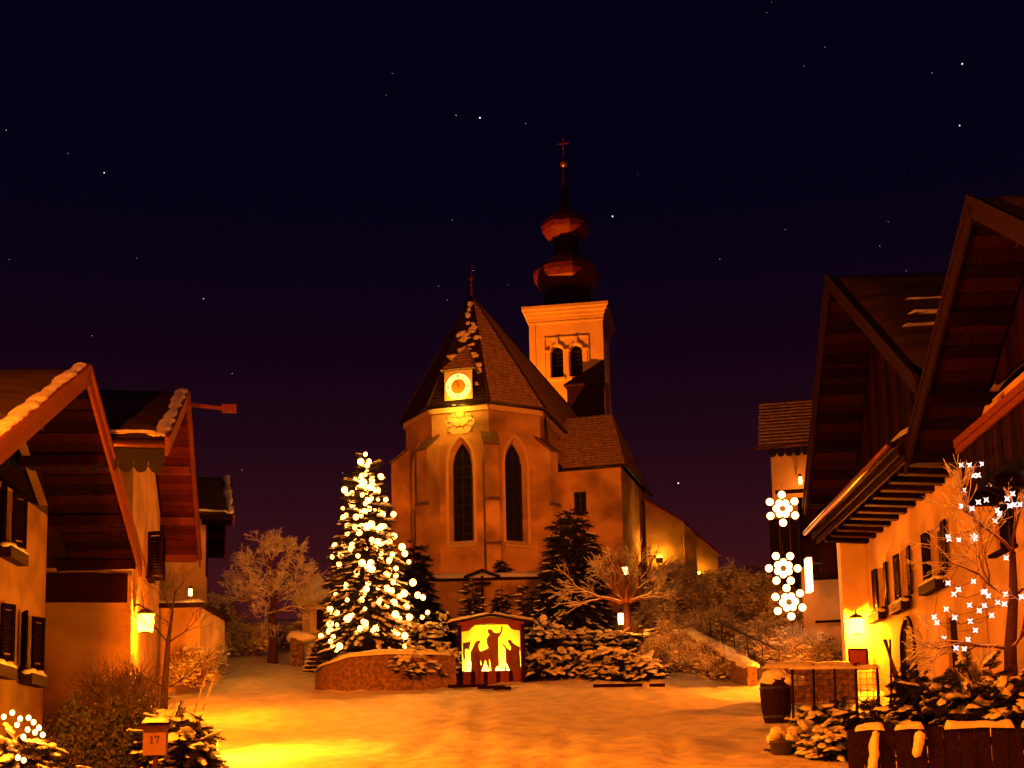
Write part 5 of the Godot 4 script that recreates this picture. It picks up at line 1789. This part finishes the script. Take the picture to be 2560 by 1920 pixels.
	bare_tree(t, [Vector3(0, -0.3, 0), Vector3(0.02, 0.9, 0), Vector3(-0.05, 1.9, 0), Vector3(0.05, 2.7, 0), Vector3(0, 3.4, 0)], [0.24, 0.19, 0.16, 0.11, 0.06],
		[[2, Vector3(-1, 0.35, 0.2), 1.1], [2, Vector3(1, 0.35, 0.3), 1.1], [2, Vector3(0.2, 0.3, 1), 0.9], [2, Vector3(-0.3, 0.4, -1), 0.9], [3, Vector3(-0.8, 0.7, 0.3), 1.0], [3, Vector3(0.85, 0.6, 0), 1.0], [3, Vector3(0.1, 0.6, 0.9), 0.9], [4, Vector3(0, 1, 0), 0.9], [4, Vector3(-0.5, 0.9, -0.2), 0.85], [4, Vector3(0.55, 0.8, 0.2), 0.85]], 1.0, 0.06, 5, 0.8, 0.25)
	b = on(4.45, 54.0)
	t = thing("bare_tree", "forked bare tree with thick snowy limbs right of the nativity hut", "tree", b)
	bare_tree(t, [Vector3(0, -0.3, 0), Vector3(0.02, 1.0, 0), Vector3(0, 2.35, 0)], [0.24, 0.19, 0.17],
		[[2, Vector3(-1, 0.5, 0.1), 1.15], [2, Vector3(-0.55, 1, 0.2), 1.1], [2, Vector3(0.6, 1, 0), 1.1], [2, Vector3(1, 0.7, 0.2), 0.95], [2, Vector3(0.1, 0.8, 0.7), 0.9], [2, Vector3(-0.7, 0.7, -0.5), 1.1]], 0.95, 0.08, 4, 0.55, 0.12)
	b = Vector3(-8.64, 1.99, -34.2)
	t = thing("bare_tree", "small dark bare tree in front of the lit outbuilding wall", "tree", Vector3(b.x, land(b.x, -b.z), b.z))
	bare_tree(t, [Vector3(0, -0.3, 0), Vector3(0.03, 1.1, 0), Vector3(0.1, 2.2, 0), Vector3(0.2, 3.0, 0)], [0.11, 0.09, 0.06, 0.03],
		[[1, Vector3(1, 0.3, 0.1), 0.8], [1, Vector3(-0.9, 0.5, 0.2), 0.9], [2, Vector3(0.8, 0.5, 0), 0.8], [2, Vector3(-0.8, 0.7, 0.1), 0.8], [2, Vector3(0.3, 0.7, 0.6), 0.7], [3, Vector3(0.2, 1, 0), 0.6], [3, Vector3(-0.4, 0.9, 0.2), 0.6]], 0.8, 0.026, 4, 0.6, 0.2, false)
	# the tree with flared white bulbs before the right house
	b = Vector3(9.48, 1.66, -27)
	t = thing("bare_tree", "bare snowy tree hung with small white bulbs before the right house", "tree", b)
	bare_tree(t, [Vector3(0.1, -2.2, 0), Vector3(0.15, -0.6, 0), Vector3(0.2, 0.7, 0), Vector3(0.3, 1.7, 0.1), Vector3(0.35, 2.6, 0.1)], [0.17, 0.14, 0.12, 0.09, 0.06],
		[[1, Vector3(-1, 0.25, 0.2), 1.0], [1, Vector3(0.9, 0.4, 0.3), 1.0], [2, Vector3(-1, 0.4, -0.2), 1.1], [2, Vector3(0.3, 0.5, 0.9), 0.9], [3, Vector3(-1, 0.55, 0.1), 1.1], [3, Vector3(0.8, 0.7, 0), 0.9], [4, Vector3(-0.7, 0.8, 0.2), 1.0], [4, Vector3(0.3, 1, -0.1), 1.0]], 0.8, 0.038, 4, 0.62, 0.1)
	var sl := thing("string_of_lights", "string of small white bulbs modelled with their star flare in the bare tree at right", "string lights", b)
	var sp := [Vector3(-0.42, 4.33, 0.22), Vector3(-0.01, 4.45, -0.23), Vector3(-0.25, 4.13, 0.19), Vector3(0.16, 4.08, -0.40), Vector3(0.26, 4.21, -0.03), Vector3(0.34, 4.23, 0.69),
		Vector3(0.53, 3.99, 0.39), Vector3(-0.39, 3.94, -0.31), Vector3(-0.69, 3.48, 0.41), Vector3(-0.57, 3.38, 0.64), Vector3(-0.30, 3.58, 0.24), Vector3(0.02, 3.39, 0.35),
		Vector3(0.17, 3.33, 0.03), Vector3(-0.02, 3.19, 0.29), Vector3(0.20, 3.44, 0.53), Vector3(0.48, 3.50, 0.32), Vector3(-0.95, 2.85, 0.31), Vector3(-0.54, 2.94, -0.36),
		Vector3(-0.16, 3.04, -0.47), Vector3(0.71, 4.56, 0.03), Vector3(-0.98, 1.79, 0.78), Vector3(-0.78, 1.82, -0.13), Vector3(-0.23, 1.84, -0.05), Vector3(-0.06, 1.79, -0.26),
		Vector3(0.04, 1.73, 0.41), Vector3(0.19, 1.62, 0.82), Vector3(0.01, 1.62, 0.04), Vector3(-0.11, 1.50, 0.73), Vector3(-0.48, 1.60, -0.16), Vector3(-0.17, 1.59, -0.21),
		Vector3(-0.46, 1.43, 0.33), Vector3(-0.86, 1.56, -0.42), Vector3(-1.05, 1.27, 0.66), Vector3(-0.40, 1.31, -0.42), Vector3(-0.20, 1.34, 0.25), Vector3(-1.14, 1.27, -0.17),
		Vector3(-0.40, 1.10, -0.15), Vector3(-0.45, 0.95, -0.47), Vector3(-0.93, 0.98, -0.46), Vector3(-1.12, 0.67, 0.84), Vector3(-0.98, 0.64, 0.88), Vector3(0.20, 2.48, 0.14)]
	for k in 16:
		var q: Vector3 = sp[rng.randi_range(0, sp.size() - 1)]
		sp.append(q + Vector3(rng.randf_range(-0.35, 0.3), rng.randf_range(-0.3, 0.35), rng.randf_range(-0.3, 0.3)))
	var star := MB.new()  # lens flare of plain bulbs, given as a star shaped mesh
	var rim := []
	for k in 8:
		var a := TAU * k / 8.0 + PI / 4
		var r := 0.078 if k % 2 == 0 else 0.032
		rim.append(Vector3(cos(a) * r, sin(a) * r, 0))
	for k in 8:
		for z in [-0.03, 0.03]:
			star.tri(Vector3(0, 0, z), rim[k], rim[(k + 1) % 8])
	var sm := star.done()
	var wire := MB.new()
	for i in sp.size():
		part("flared_bulb", sm, M.bulb_flare, sl, Transform3D(Basis(Vector3(0, 0, 1), rng.randf_range(-0.12, 0.12)), sp[i]))
		if i % 6 == 0:
			omni((sp[i] as Vector3) + Vector3(0, 0, 0.12), 0.012, Color(1.0, 0.4, 0.15), 0.05, sl, "flared_bulb_glow")
		if i > 0 and (sp[i] as Vector3).distance_to(sp[i - 1]) < 2.0:
			wire.tube([sp[i - 1], (sp[i - 1] as Vector3).lerp(sp[i], 0.5) + Vector3(0, -0.08, -0.15), sp[i]], [0.006, 0.006, 0.006], 3)
	put("cable", wire, M.black, sl)

func bush(px: Vector3, radii: Vector3, n: int, style: String, snow: float, size: float, label: String, group := "", m: Material = null, sink := 0.0) -> Node3D:
	var y := minf(px.y, maxf(land(px.x, -px.z) + 0.1, px.y - radii.y))
	var o := thing("shrub", label, "shrub", Vector3(px.x, land(px.x, -px.z) + 0.05 + sink if sink != 0.0 else y, px.z), 0.0, group)
	shrub(o, radii, n, style, snow, size, m)
	return o

func bushes() -> void:
	var g := "snow laden shrubs round the nativity hut"
	# each: middle of the mound in plan and height above ground, half sizes
	var row := [
		[Vector3(1.01, 4, -48.6), Vector3(0.55, 0.95, 0.6), "laden", "snowy shrub pressed against the right wall of the nativity hut"],
		[Vector3(1.93, 4, -48.9), Vector3(0.7, 1.0, 0.7), "laden", "second snowy shrub right of the nativity hut with drooping boughs"],
		[Vector3(2.92, 3.95, -48.6), Vector3(0.75, 1.0, 0.7), "laden", "snowy shrub below the dark columnar evergreen at the edge of the square"],
		[Vector3(3.8, 3.84, -48.4), Vector3(0.7, 1.05, 0.7), "laden", "dark snowy shrub in front of the forked bare tree"],
		[Vector3(4.52, 3.71, -48), Vector3(0.5, 0.7, 0.5), "laden", "low snowy shrub right below the forked bare tree"],
		[Vector3(1.16, 5.41, -52), Vector3(0.8, 0.75, 0.6), "laden", "snow heaped shrub behind the right corner of the nativity hut"],
		[Vector3(2.4, 5.26, -52.5), Vector3(0.9, 0.75, 0.6), "laden", "snow heaped shrub at the foot of the dark columnar evergreen"],
		[Vector3(3.54, 5.13, -52), Vector3(0.8, 0.7, 0.6), "laden", "snow heaped shrub left of the low path light"],
		[Vector3(5.13, 5.3, -53.5), Vector3(0.9, 0.75, 0.6), "laden", "snow heaped shrub right of the forked tree's trunk"],
		[Vector3(-3.65, 4.01, -46.6), Vector3(0.7, 0.85, 0.6), "laden", "snowy shrub covering the right end of the planter wall"],
		[Vector3(-3.01, 4.03, -47), Vector3(0.6, 0.95, 0.6), "laden", "snowy shrub between planter wall and nativity hut"],
		[Vector3(-2.42, 4.16, -47.8), Vector3(0.3, 0.95, 0.4), "laden", "snowy shrub pressed against the left wall of the nativity hut"],
		[Vector3(-3.45, 5.25, -49.5), Vector3(0.8, 0.8, 0.6), "laden", "snow heaped shrub under the right boughs of the lit spruce"],
		[Vector3(-2.62, 5.56, -51), Vector3(0.7, 0.8, 0.6), "laden", "snow heaped shrub behind the left corner of the nativity hut"]]
	for q in row:
		var p: Vector3 = q[0]
		p.y = maxf(p.y - q[1].y * 0.4, land(p.x, -p.z))
		var o := thing("shrub", q[3], "shrub", p, 0.0, g)
		shrub(o, q[1], int(150 * q[1].y + 60), q[2], 0.75, 0.34)
	var far := [
		[Vector3(5.72, 4.43, -51), Vector3(1.0, 1.0, 0.8), "brown twiggy snowy shrub left of the ramp wall"],
		[Vector3(6.53, 3.95, -49.5), Vector3(0.9, 0.7, 0.8), "brown twiggy shrub in front of the ramp wall"],
		[Vector3(7.31, 3.42, -47.5), Vector3(0.8, 0.5, 0.7), "lowest twiggy shrub at the foot of the ramp wall"],
		[Vector3(7.63, 8.82, -65), Vector3(1.3, 1.5, 1.0), "snow dusted bush below the wall washer of the churchyard"],
		[Vector3(8.54, 7.99, -63), Vector3(1.3, 1.5, 1.0), "snow dusted bush below the low end of the churchyard wall"],
		[Vector3(9.76, 7.94, -62), Vector3(1.5, 1.6, 1.0), "large snow dusted bush in the middle of the right slope"],
		[Vector3(10.7, 7.35, -60), Vector3(1.3, 1.7, 1.0), "snow dusted bush left of the bulb snowflakes"],
		[Vector3(10.8, 5.95, -54), Vector3(1.0, 1.3, 0.9), "snow dusted bush under the bulb snowflakes"],
		[Vector3(9.41, 4.88, -53), Vector3(1.0, 1.0, 0.8), "snow dusted bush at the top of the ramp"],
		[Vector3(8.2, 6.17, -58), Vector3(1.3, 0.8, 0.8), "dark snow dusted bush above the ramp wall"],
		[Vector3(9.27, 4, -47), Vector3(0.9, 0.9, 0.8), "bush with bright snow left of the right wall lamp"],
		[Vector3(9.88, 3.77, -45.5), Vector3(0.7, 0.8, 0.7), "bush with bright snow closest to the right wall lamp"],
		[Vector3(6.02, 6.55, -57.5), Vector3(0.8, 0.6, 0.7), "small snow dusted bush right of the bench"]]
	for q in far:
		var p: Vector3 = q[0]
		p.y = maxf(p.y - q[1].y * 0.3, land(p.x, -p.z))
		var o := thing("shrub", q[2], "shrub", p, 0.0, "snow dusted bushes on the right slope")
		shrub(o, q[1], int(100 * q[1].x * q[1].y + 60), "twiggy", 0.8, 0.42)
	for q in [[Vector3(-13.2, 7.28, -61), Vector3(1.3, 1.6, 1.0), "snow dusted bush beside the far left house"], [Vector3(-11.8, 6.23, -60), Vector3(1.4, 0.9, 1.0), "dark bush under the wide bare tree"], [Vector3(-11.1, 4.55, -50), Vector3(0.7, 1.0, 0.7), "snowy bush at the corner of the low outbuilding"], [Vector3(-9.88, 6.59, -63), Vector3(1.0, 0.9, 0.9), "dark bush left of the wayside chapel"], [Vector3(-10.5, 3.8, -45), Vector3(0.6, 0.9, 0.6), "twiggy bush in front of the outbuilding wall"]]:
		var p: Vector3 = q[0]
		p.y = maxf(p.y - q[1].y * 0.4, land(p.x, -p.z))
		var o := thing("shrub", q[2], "shrub", p, 0.0, "bushes behind the left edge of the square")
		shrub(o, q[1], int(80 * q[1].x * q[1].y + 60), "twiggy", 0.55, 0.42)

# ---------------------------------------------------------------- foreground
func front_right() -> void:
	# barrel with snow
	var b := thing("barrel", "dark wooden barrel with a cap of snow at the right edge of the square", "barrel", on(6.2, 33.0, -0.05))
	for k in 18:
		var s := MB.new()
		var a := TAU * k / 18.0
		var prof := [[0.0, 0.27], [0.35, 0.345], [0.75, 0.37], [1.1, 0.345]]
		for i in 3:
			var p := []
			for q in [[0, 0.0], [1, 0.0], [1, -0.03], [0, -0.03]]:
				pass
			var h := TAU / 36.0 * 0.94
			var r0: float = prof[i][1]
			var r1: float = prof[i + 1][1]
			var y0: float = prof[i][0]
			var y1: float = prof[i + 1][0]
			s.quad(Vector3(cos(a - h) * r0, y0, sin(a - h) * r0), Vector3(cos(a + h) * r0, y0, sin(a + h) * r0), Vector3(cos(a + h) * r1, y1, sin(a + h) * r1), Vector3(cos(a - h) * r1, y1, sin(a - h) * r1))
			s.quad(Vector3(cos(a + h) * r0, y0, sin(a + h) * r0), Vector3(cos(a + h) * r0, y0, sin(a + h) * r0) * Vector3(0.9, 1, 0.9), Vector3(cos(a + h) * r1, y1, sin(a + h) * r1) * Vector3(0.9, 1, 0.9), Vector3(cos(a + h) * r1, y1, sin(a + h) * r1))
		put("stave", s, M.dark_wood, b)
	var core := MB.new(true)
	core.lathe(Vector3.ZERO, [Vector2(0, 0.01), Vector2(0.25, 0.01), Vector2(0.33, 0.7), Vector2(0.31, 1.05), Vector2(0, 1.05)], 16)
	put("lid", core, M.black, b)
	for y in [0.2, 0.88]:
		var hp := MB.new()
		var r := 0.318 if y < 0.5 else 0.372
		hp.lathe(Vector3.ZERO, [Vector2(r + 0.005, y - 0.03), Vector2(r + 0.014, y), Vector2(r + 0.005, y + 0.03)], 24)
		put("hoop", hp, M.black_metal, b)
	var sn := MB.new(true)
	lumpy(sn, Vector3(0, 1.1, 0), Vector3(0.42, 0.2, 0.42), 0.5, 8, 16)
	lumpy(sn, Vector3(0.3, 1.06, 0.05), Vector3(0.35, 0.15, 0.3), 0.6, 7, 14)
	put("snow_cover", sn, M.snow, b)
	# wire fence behind the barrel
	var f := thing("wire_fence", "leaning wire mesh fence with thin posts right of the barrel", "fence", on(7.3, 32.6))
	for k in 5:
		var pb := MB.new(true)
		var x := -0.8 + 0.5 * k
		pb.tube([Vector3(x, -0.2, 0), Vector3(x + 0.05, 1.35 + 0.06 * (k % 2), -0.05)], [0.035, 0.03], 6)
		put("post", pb, M.wood1, f)
	var wb := MB.new()
	for k in 9:
		wb.tube([Vector3(-0.8, 0.05 + 0.14 * k, 0.02), Vector3(1.25, 0.05 + 0.14 * k, 0.02)], [0.008, 0.008], 3)
	for k in 15:
		wb.tube([Vector3(-0.8 + 0.146 * k, 0.0, 0.02), Vector3(-0.78 + 0.146 * k, 1.2, 0.0)], [0.008, 0.008], 3)
	put("wire_mesh", wb, M.black_metal, f)
	var fs := MB.new(true)
	ridge_snow(fs, [Vector3(-0.85, 1.3, 0), Vector3(1.3, 1.28, 0)], 0.14, 0.07)
	put("snow_cover", fs, M.snow, f)
	var gw := thing("garden_wall", "low snow topped garden wall below the right wall lamp", "wall", Vector3(8.36, 2.79, -39.5))
	var gb := MB.new()
	gb.box(Vector3(0, -0.35, 0), Vector3(2.6, 1.2, 0.4))
	put("wall", gb, M.stone, gw)
	var gs := MB.new(true)
	ridge_snow(gs, [Vector3(-1.3, 0.27, 0), Vector3(1.3, 0.27, 0)], 0.3, 0.14)
	put("snow_cover", gs, M.snow, gw)
	# pot with snowy plant
	var p := thing("plant_pot", "tall dark tapered plant pot holding a snowy plant at the lower right", "pot", Vector3(4.84, 0.08, -25.5) + Vector3(0, -0.06, 0))
	var pm := MB.new(true)
	pm.lathe(Vector3.ZERO, [Vector2(0.0, 0.0), Vector2(0.135, 0.0), Vector2(0.20, 0.56), Vector2(0.225, 0.57), Vector2(0.225, 0.63), Vector2(0.19, 0.63), Vector2(0.18, 0.55), Vector2(0, 0.55)], 20)
	put("pot", pm, M.pot, p)
	var pn := MB.new(true)
	for k in 8:
		lumpy(pn, Vector3(rng.randf_range(-0.14, 0.2), 0.66 + rng.randf() * 0.14, rng.randf_range(-0.1, 0.15)), Vector3(0.10, 0.08, 0.09) * rng.randf_range(0.8, 1.4), 0.9)
	put("snow_cover", pn, M.snow, p)
	var st := MB.new()
	for k in 14:
		var d := rand_dir()
		d.y = absf(d.y) + 0.4
		st.tube([Vector3(0, 0.58, 0), Vector3(0.05, 0.6, 0) + d * 0.22], [0.01, 0.005], 4)
	put("stems", st, M.twig, p)
	# plank fence in the corner, snow caps on it
	var pf := thing("plank_fence", "dark plank fence with lumps of snow in the lower right corner", "fence", on(6.6, 21.0))
	for k in 15:
		var kb := MB.new()
		kb.box(Vector3(-1.5 + 0.24 * k, 0.2, 0.015 * (k % 2)), Vector3(0.225, 1.16 + 0.02 * (k % 3), 0.035), Basis(Vector3(0, 0, 1), 0.008 * ((k * 5) % 3 - 1)))
		put("plank", kb, M.dark_wood, pf)
	var rl := MB.new()
	for y in [-0.1, 0.55]:
		rl.box(Vector3(0.3, y, -0.05), Vector3(3.8, 0.09, 0.05))
	put("rail", rl, M.wood0, pf)
	var ps := MB.new(true)
	for q in [[-1.5, -1.05, 0.12], [-0.9, -0.45, 0.1], [-0.15, 0.9, 0.13], [1.0, 1.85, 0.12]]:
		ridge_snow(ps, [Vector3(q[0], 0.77, 0), Vector3((q[0] + q[1]) / 2, 0.79, 0), Vector3(q[1], 0.77, 0)], 0.12, q[2] * 0.7)
	for q in [[-1.18, 0.76, 0.62], [-0.52, 0.74, 0.4]]:
		ridge_snow(ps, [Vector3(q[0], q[1], 0.04), Vector3(q[0] - 0.05, q[1] - q[2] * 0.5, 0.05), Vector3(q[0] - 0.09, q[1] - q[2], 0.04)], 0.085, 0.07)
	put("snow_cover", ps, M.snow, pf)
	# poles leaned together
	var tp := thing("pole_tripod", "bare poles leaned together against the right house wall", "poles", Vector3(Vector3(7.92, 1.09, -28.5).x, land(8.2, 28.5), -28.5))
	for q in [[-0.35, 0.0], [0.5, 0.1], [0.62, -0.1], [0.75, 0.2], [0.4, -0.25]]:
		var tb := MB.new(true)
		tb.tube([Vector3(q[0], -0.1, q[1]), Vector3(q[0] * 0.2 - 0.12, 1.0, q[1] * 0.3), Vector3(-0.2 - q[0] * 0.12, 2.05, 0)], [0.035, 0.03, 0.022], 6)
		put("pole", tb, M.bark, tp)
	# snowy shrubs before the right house
	var g := "snowy shrubs before the right house"
	for q in [
		[Vector3(6.18, 0.62, -25.5), Vector3(0.62, 1.15, 0.6), 300, "laden", 0.16, 0.26, "dark rounded yew with little snow before the right house"],
		[Vector3(6.49, 0.42, -24.5), Vector3(0.5, 0.7, 0.5), 160, "laden", 0.25, 0.26, "low dark yew between the two rows of snowy shrubs"],
		[Vector3(7.73, 0.68, -26), Vector3(0.7, 1.5, 0.7), 360, "laden", 0.38, 0.32, "large snow laden evergreen under the arched door"],
		[Vector3(8.25, 0.56, -25), Vector3(0.75, 1.7, 0.7), 380, "laden", 0.4, 0.34, "large snow laden evergreen under the white tree bulbs"],
		[Vector3(8.59, 0.44, -24), Vector3(0.6, 1.5, 0.6), 320, "laden", 0.4, 0.34, "snow laden evergreen cut by the right picture edge"],
		[Vector3(7.03, 0.21, -22.5), Vector3(0.7, 0.6, 0.5), 150, "laden", 0.7, 0.32, "low snow laden evergreen behind the plank fence"],
		[Vector3(5.53, 0.31, -26.5), Vector3(0.5, 0.55, 0.5), 130, "laden", 0.95, 0.26, "low shrub buried in snow beside the plant pot"],
		[Vector3(5.62, 0.2, -25), Vector3(0.38, 0.6, 0.4), 120, "laden", 0.95, 0.24, "low shrub buried in snow left of the plank fence"],
		[Vector3(6.76, 1.18, -31), Vector3(0.5, 0.6, 0.4), 90, "laden", 0.6, 0.28, "shrub behind the wire mesh fence"]]:
		var p0: Vector3 = q[0]
		p0.y = maxf(p0.y - q[1].y * 0.35, land(p0.x, -p0.z) - 0.1)
		var o := thing("shrub", q[6], "shrub", p0, 0.0, g)
		shrub(o, q[1], q[2], q[3], q[4], q[5])
	var c := thing("young_spruce", "young spruce with snow on its tips before the arched door", "tree", Vector3(Vector3(7.98, 1.02, -28).x, land(8.1, 28.0), -28.0))
	spruce(c, 1.55, 0.5, 70, 0.4, 0.1, 0.34, 0.7)
	# notice board on the corner pier
	var nb := thing("notice_board", "reddish wooden notice board with snowy ledge below the right wall lamp", "board", Vector3(10.5, 3.49, -42.25))
	var n1 := MB.new()
	n1.box(Vector3.ZERO, Vector3(0.5, 0.55, 0.06))
	put("panel", n1, M.lit_wood, nb)
	var n2 := MB.new()
	for q in [[0, 0.3, 0.6, 0.06], [0, -0.3, 0.6, 0.06], [-0.28, 0, 0.05, 0.54], [0.28, 0, 0.05, 0.54]]:
		n2.box(Vector3(q[0], q[1], 0.03), Vector3(q[2], q[3], 0.08))
	put("frame", n2, M.wood2, nb)
	var n3 := MB.new()
	n3.box(Vector3(0, -0.12, 0.04), Vector3(0.12, 0.05, 0.02))
	put("slot", n3, M.black, nb)

func front_left() -> void:
	var o := thing("shrub", "big dark ivy clad bush in front of the left house", "shrub", Vector3(Vector3(-7.19, 0.57, -25).x, land(-7.3, 25.0) - 0.3, -25.0), 0.0)
	shrub(o, Vector3(1.05, 1.55, 0.9), 620, "leafy", 0.0, 0.2, M.ivy)
	o = thing("shrub", "dark ivy hedge climbing the left house wall behind the big bush", "shrub", Vector3(Vector3(-8.81, 1.02, -28).x, land(-8.8, 28.0) - 0.2, -28.0), 0.0)
	shrub(o, Vector3(0.75, 1.3, 0.6), 320, "leafy", 0.0, 0.2, M.ivy)
	o = thing("shrub", "brown twiggy bush between the ivy and the left lamp", "shrub", Vector3(Vector3(-8.88, 1.52, -31).x, land(-8.9, 31.0), -31.0), 0.0)
	shrub(o, Vector3(1.0, 1.7, 0.7), 150, "twiggy", 0.0, 0.5, M.dark_twig)
	o = thing("shrub", "yew with heavy cushions of snow beside the numbered box", "shrub", Vector3(Vector3(-6.12, 0.71, -25).x, land(-6.1, 25.0) - 0.1, -25.0), 0.0)
	shrub(o, Vector3(0.62, 1.15, 0.6), 380, "laden", 0.5, 0.30)
	o = thing("shrub", "dark yew at the left edge of the yellow patch of snow", "shrub", Vector3(Vector3(-5.59, 0.51, -24).x, land(-5.6, 24.0) - 0.1, -24.0), 0.0)
	shrub(o, Vector3(0.36, 0.75, 0.45), 220, "laden", 0.18, 0.26)
	var b := thing("number_box", "pale house number box reading 17 under a small dark roof", "sign", Vector3(-5.93, 0.79, -23))
	var bb := MB.new()
	bb.box(Vector3.ZERO, Vector3(0.38, 0.44, 0.14))
	put("box", bb, M.number_paint, b)
	var pb := MB.new()
	pb.box(Vector3(0, -0.75, -0.03), Vector3(0.08, 1.1, 0.06))
	put("post", pb, M.dark_wood, b)
	var rb := MB.new()
	rb.hexa([Vector3(-0.27, 0.23, -0.12), Vector3(0.27, 0.23, -0.12), Vector3(0.27, 0.20, 0.16), Vector3(-0.27, 0.20, 0.16), Vector3(-0.24, 0.33, -0.12), Vector3(0.24, 0.33, -0.12), Vector3(0.27, 0.24, 0.16), Vector3(-0.27, 0.24, 0.16)])
	put("roof", rb, M.dark_wood, b)
	var sb := MB.new(true)
	ridge_snow(sb, [Vector3(-0.22, 0.33, 0), Vector3(0.22, 0.33, 0)], 0.14, 0.07)
	put("snow_cover", sb, M.snow, b)
	var tm := TextMesh.new()
	tm.text = "17"
	var fnt := SystemFont.new()
	fnt.font_names = PackedStringArray(["Droid Serif"])
	tm.font = fnt
	tm.font_size = 32
	tm.pixel_size = 0.005
	tm.depth = 0.012
	part("number", tm, M.black, b, Transform3D(Basis(), Vector3(0, 0.03, 0.078)))
	# bush wound with bulbs at the left edge
	var at := Vector3(Vector3(-7.83, 0.68, -22).x, land(-7.8, 22.0) + 0.1, -22.0)
	o = thing("shrub", "snow covered shrub wound with bright bulbs at the left picture edge", "shrub", at)
	shrub(o, Vector3(0.75, 0.75, 0.6), 260, "laden", 0.7, 0.28)
	var s := thing("string_of_lights", "short string of bright white bulbs on the snowy shrub at the left edge", "string lights", at)
	var pts := [Vector3(-7.93, 1.18, -21.6), Vector3(-7.8, 1.24, -21.6), Vector3(-7.64, 1.14, -21.5), Vector3(-7.51, 1.15, -21.5), Vector3(-7.43, 1.08, -21.5), Vector3(-7.31, 0.99, -21.4), Vector3(-7.37, 0.92, -21.4), Vector3(-7.45, 0.96, -21.3), Vector3(-7.51, 0.85, -21.3), Vector3(-7.25, 0.88, -21.4), Vector3(-7.65, 1.04, -21.4), Vector3(-7.48, 0.53, -21), Vector3(-7.39, 0.49, -21)]
	var bm := SphereMesh.new()
	bm.radius = 0.038
	bm.height = 0.09
	bm.radial_segments = 10
	bm.rings = 5
	var cb := MB.new()
	for i in pts.size():
		var q: Vector3 = pts[i] - at
		part("bulb", bm, M.flake, s, Transform3D(Basis(), q))
		if i % 3 == 0:
			omni(q + Vector3(0, 0, 0.02), 0.12, WARM, 0.03, s, "bulb_light")
		if i > 0:
			cb.tube([pts[i - 1] - at, (pts[i - 1] as Vector3).lerp(pts[i], 0.5) - at + Vector3(0, -0.03, -0.05), q], [0.006, 0.006, 0.006], 3)
	put("cable", cb, M.black, s)
	var l := thing("stakes", "two thin leaning stakes beside the snowy yew", "stakes", Vector3(Vector3(-6.91, 1.58, -29).x, land(-6.9, 29.0), -29.0))
	for q in [[0.0, 0.5], [0.14, 0.55]]:
		var tb := MB.new(true)
		tb.tube([Vector3(q[0], -0.1, 0), Vector3(q[0] + q[1] * 0.5, 0.9, 0), Vector3(q[0] + q[1], 1.7, 0)], [0.02, 0.018, 0.012], 5)
		put("stake", tb, M.bark, l)

func stars() -> void:
	var mesh := SphereMesh.new()
	mesh.radius = 1.0
	mesh.height = 2.0
	mesh.radial_segments = 6
	mesh.rings = 3
	var where := []
	var r2 := RandomNumberGenerator.new()
	r2.seed = 77
	for k in 620:
		var az := r2.randf_range(-1.4, 1.4)
		var el := r2.randf_range(0.16, 1.2)
		var size := 0.16 + 0.55 * pow(r2.randf(), 7.0)
		where.append(Transform3D(Basis.from_scale(Vector3.ONE * size), Vector3(sin(az) * cos(el), sin(el), -cos(az) * cos(el)) * 1400.0))
	many("stars", mesh, M.star_point, self, where)
	var s: Node = get_node("stars")
	tag(s, "small faint white stars scattered over the night sky", "stars")
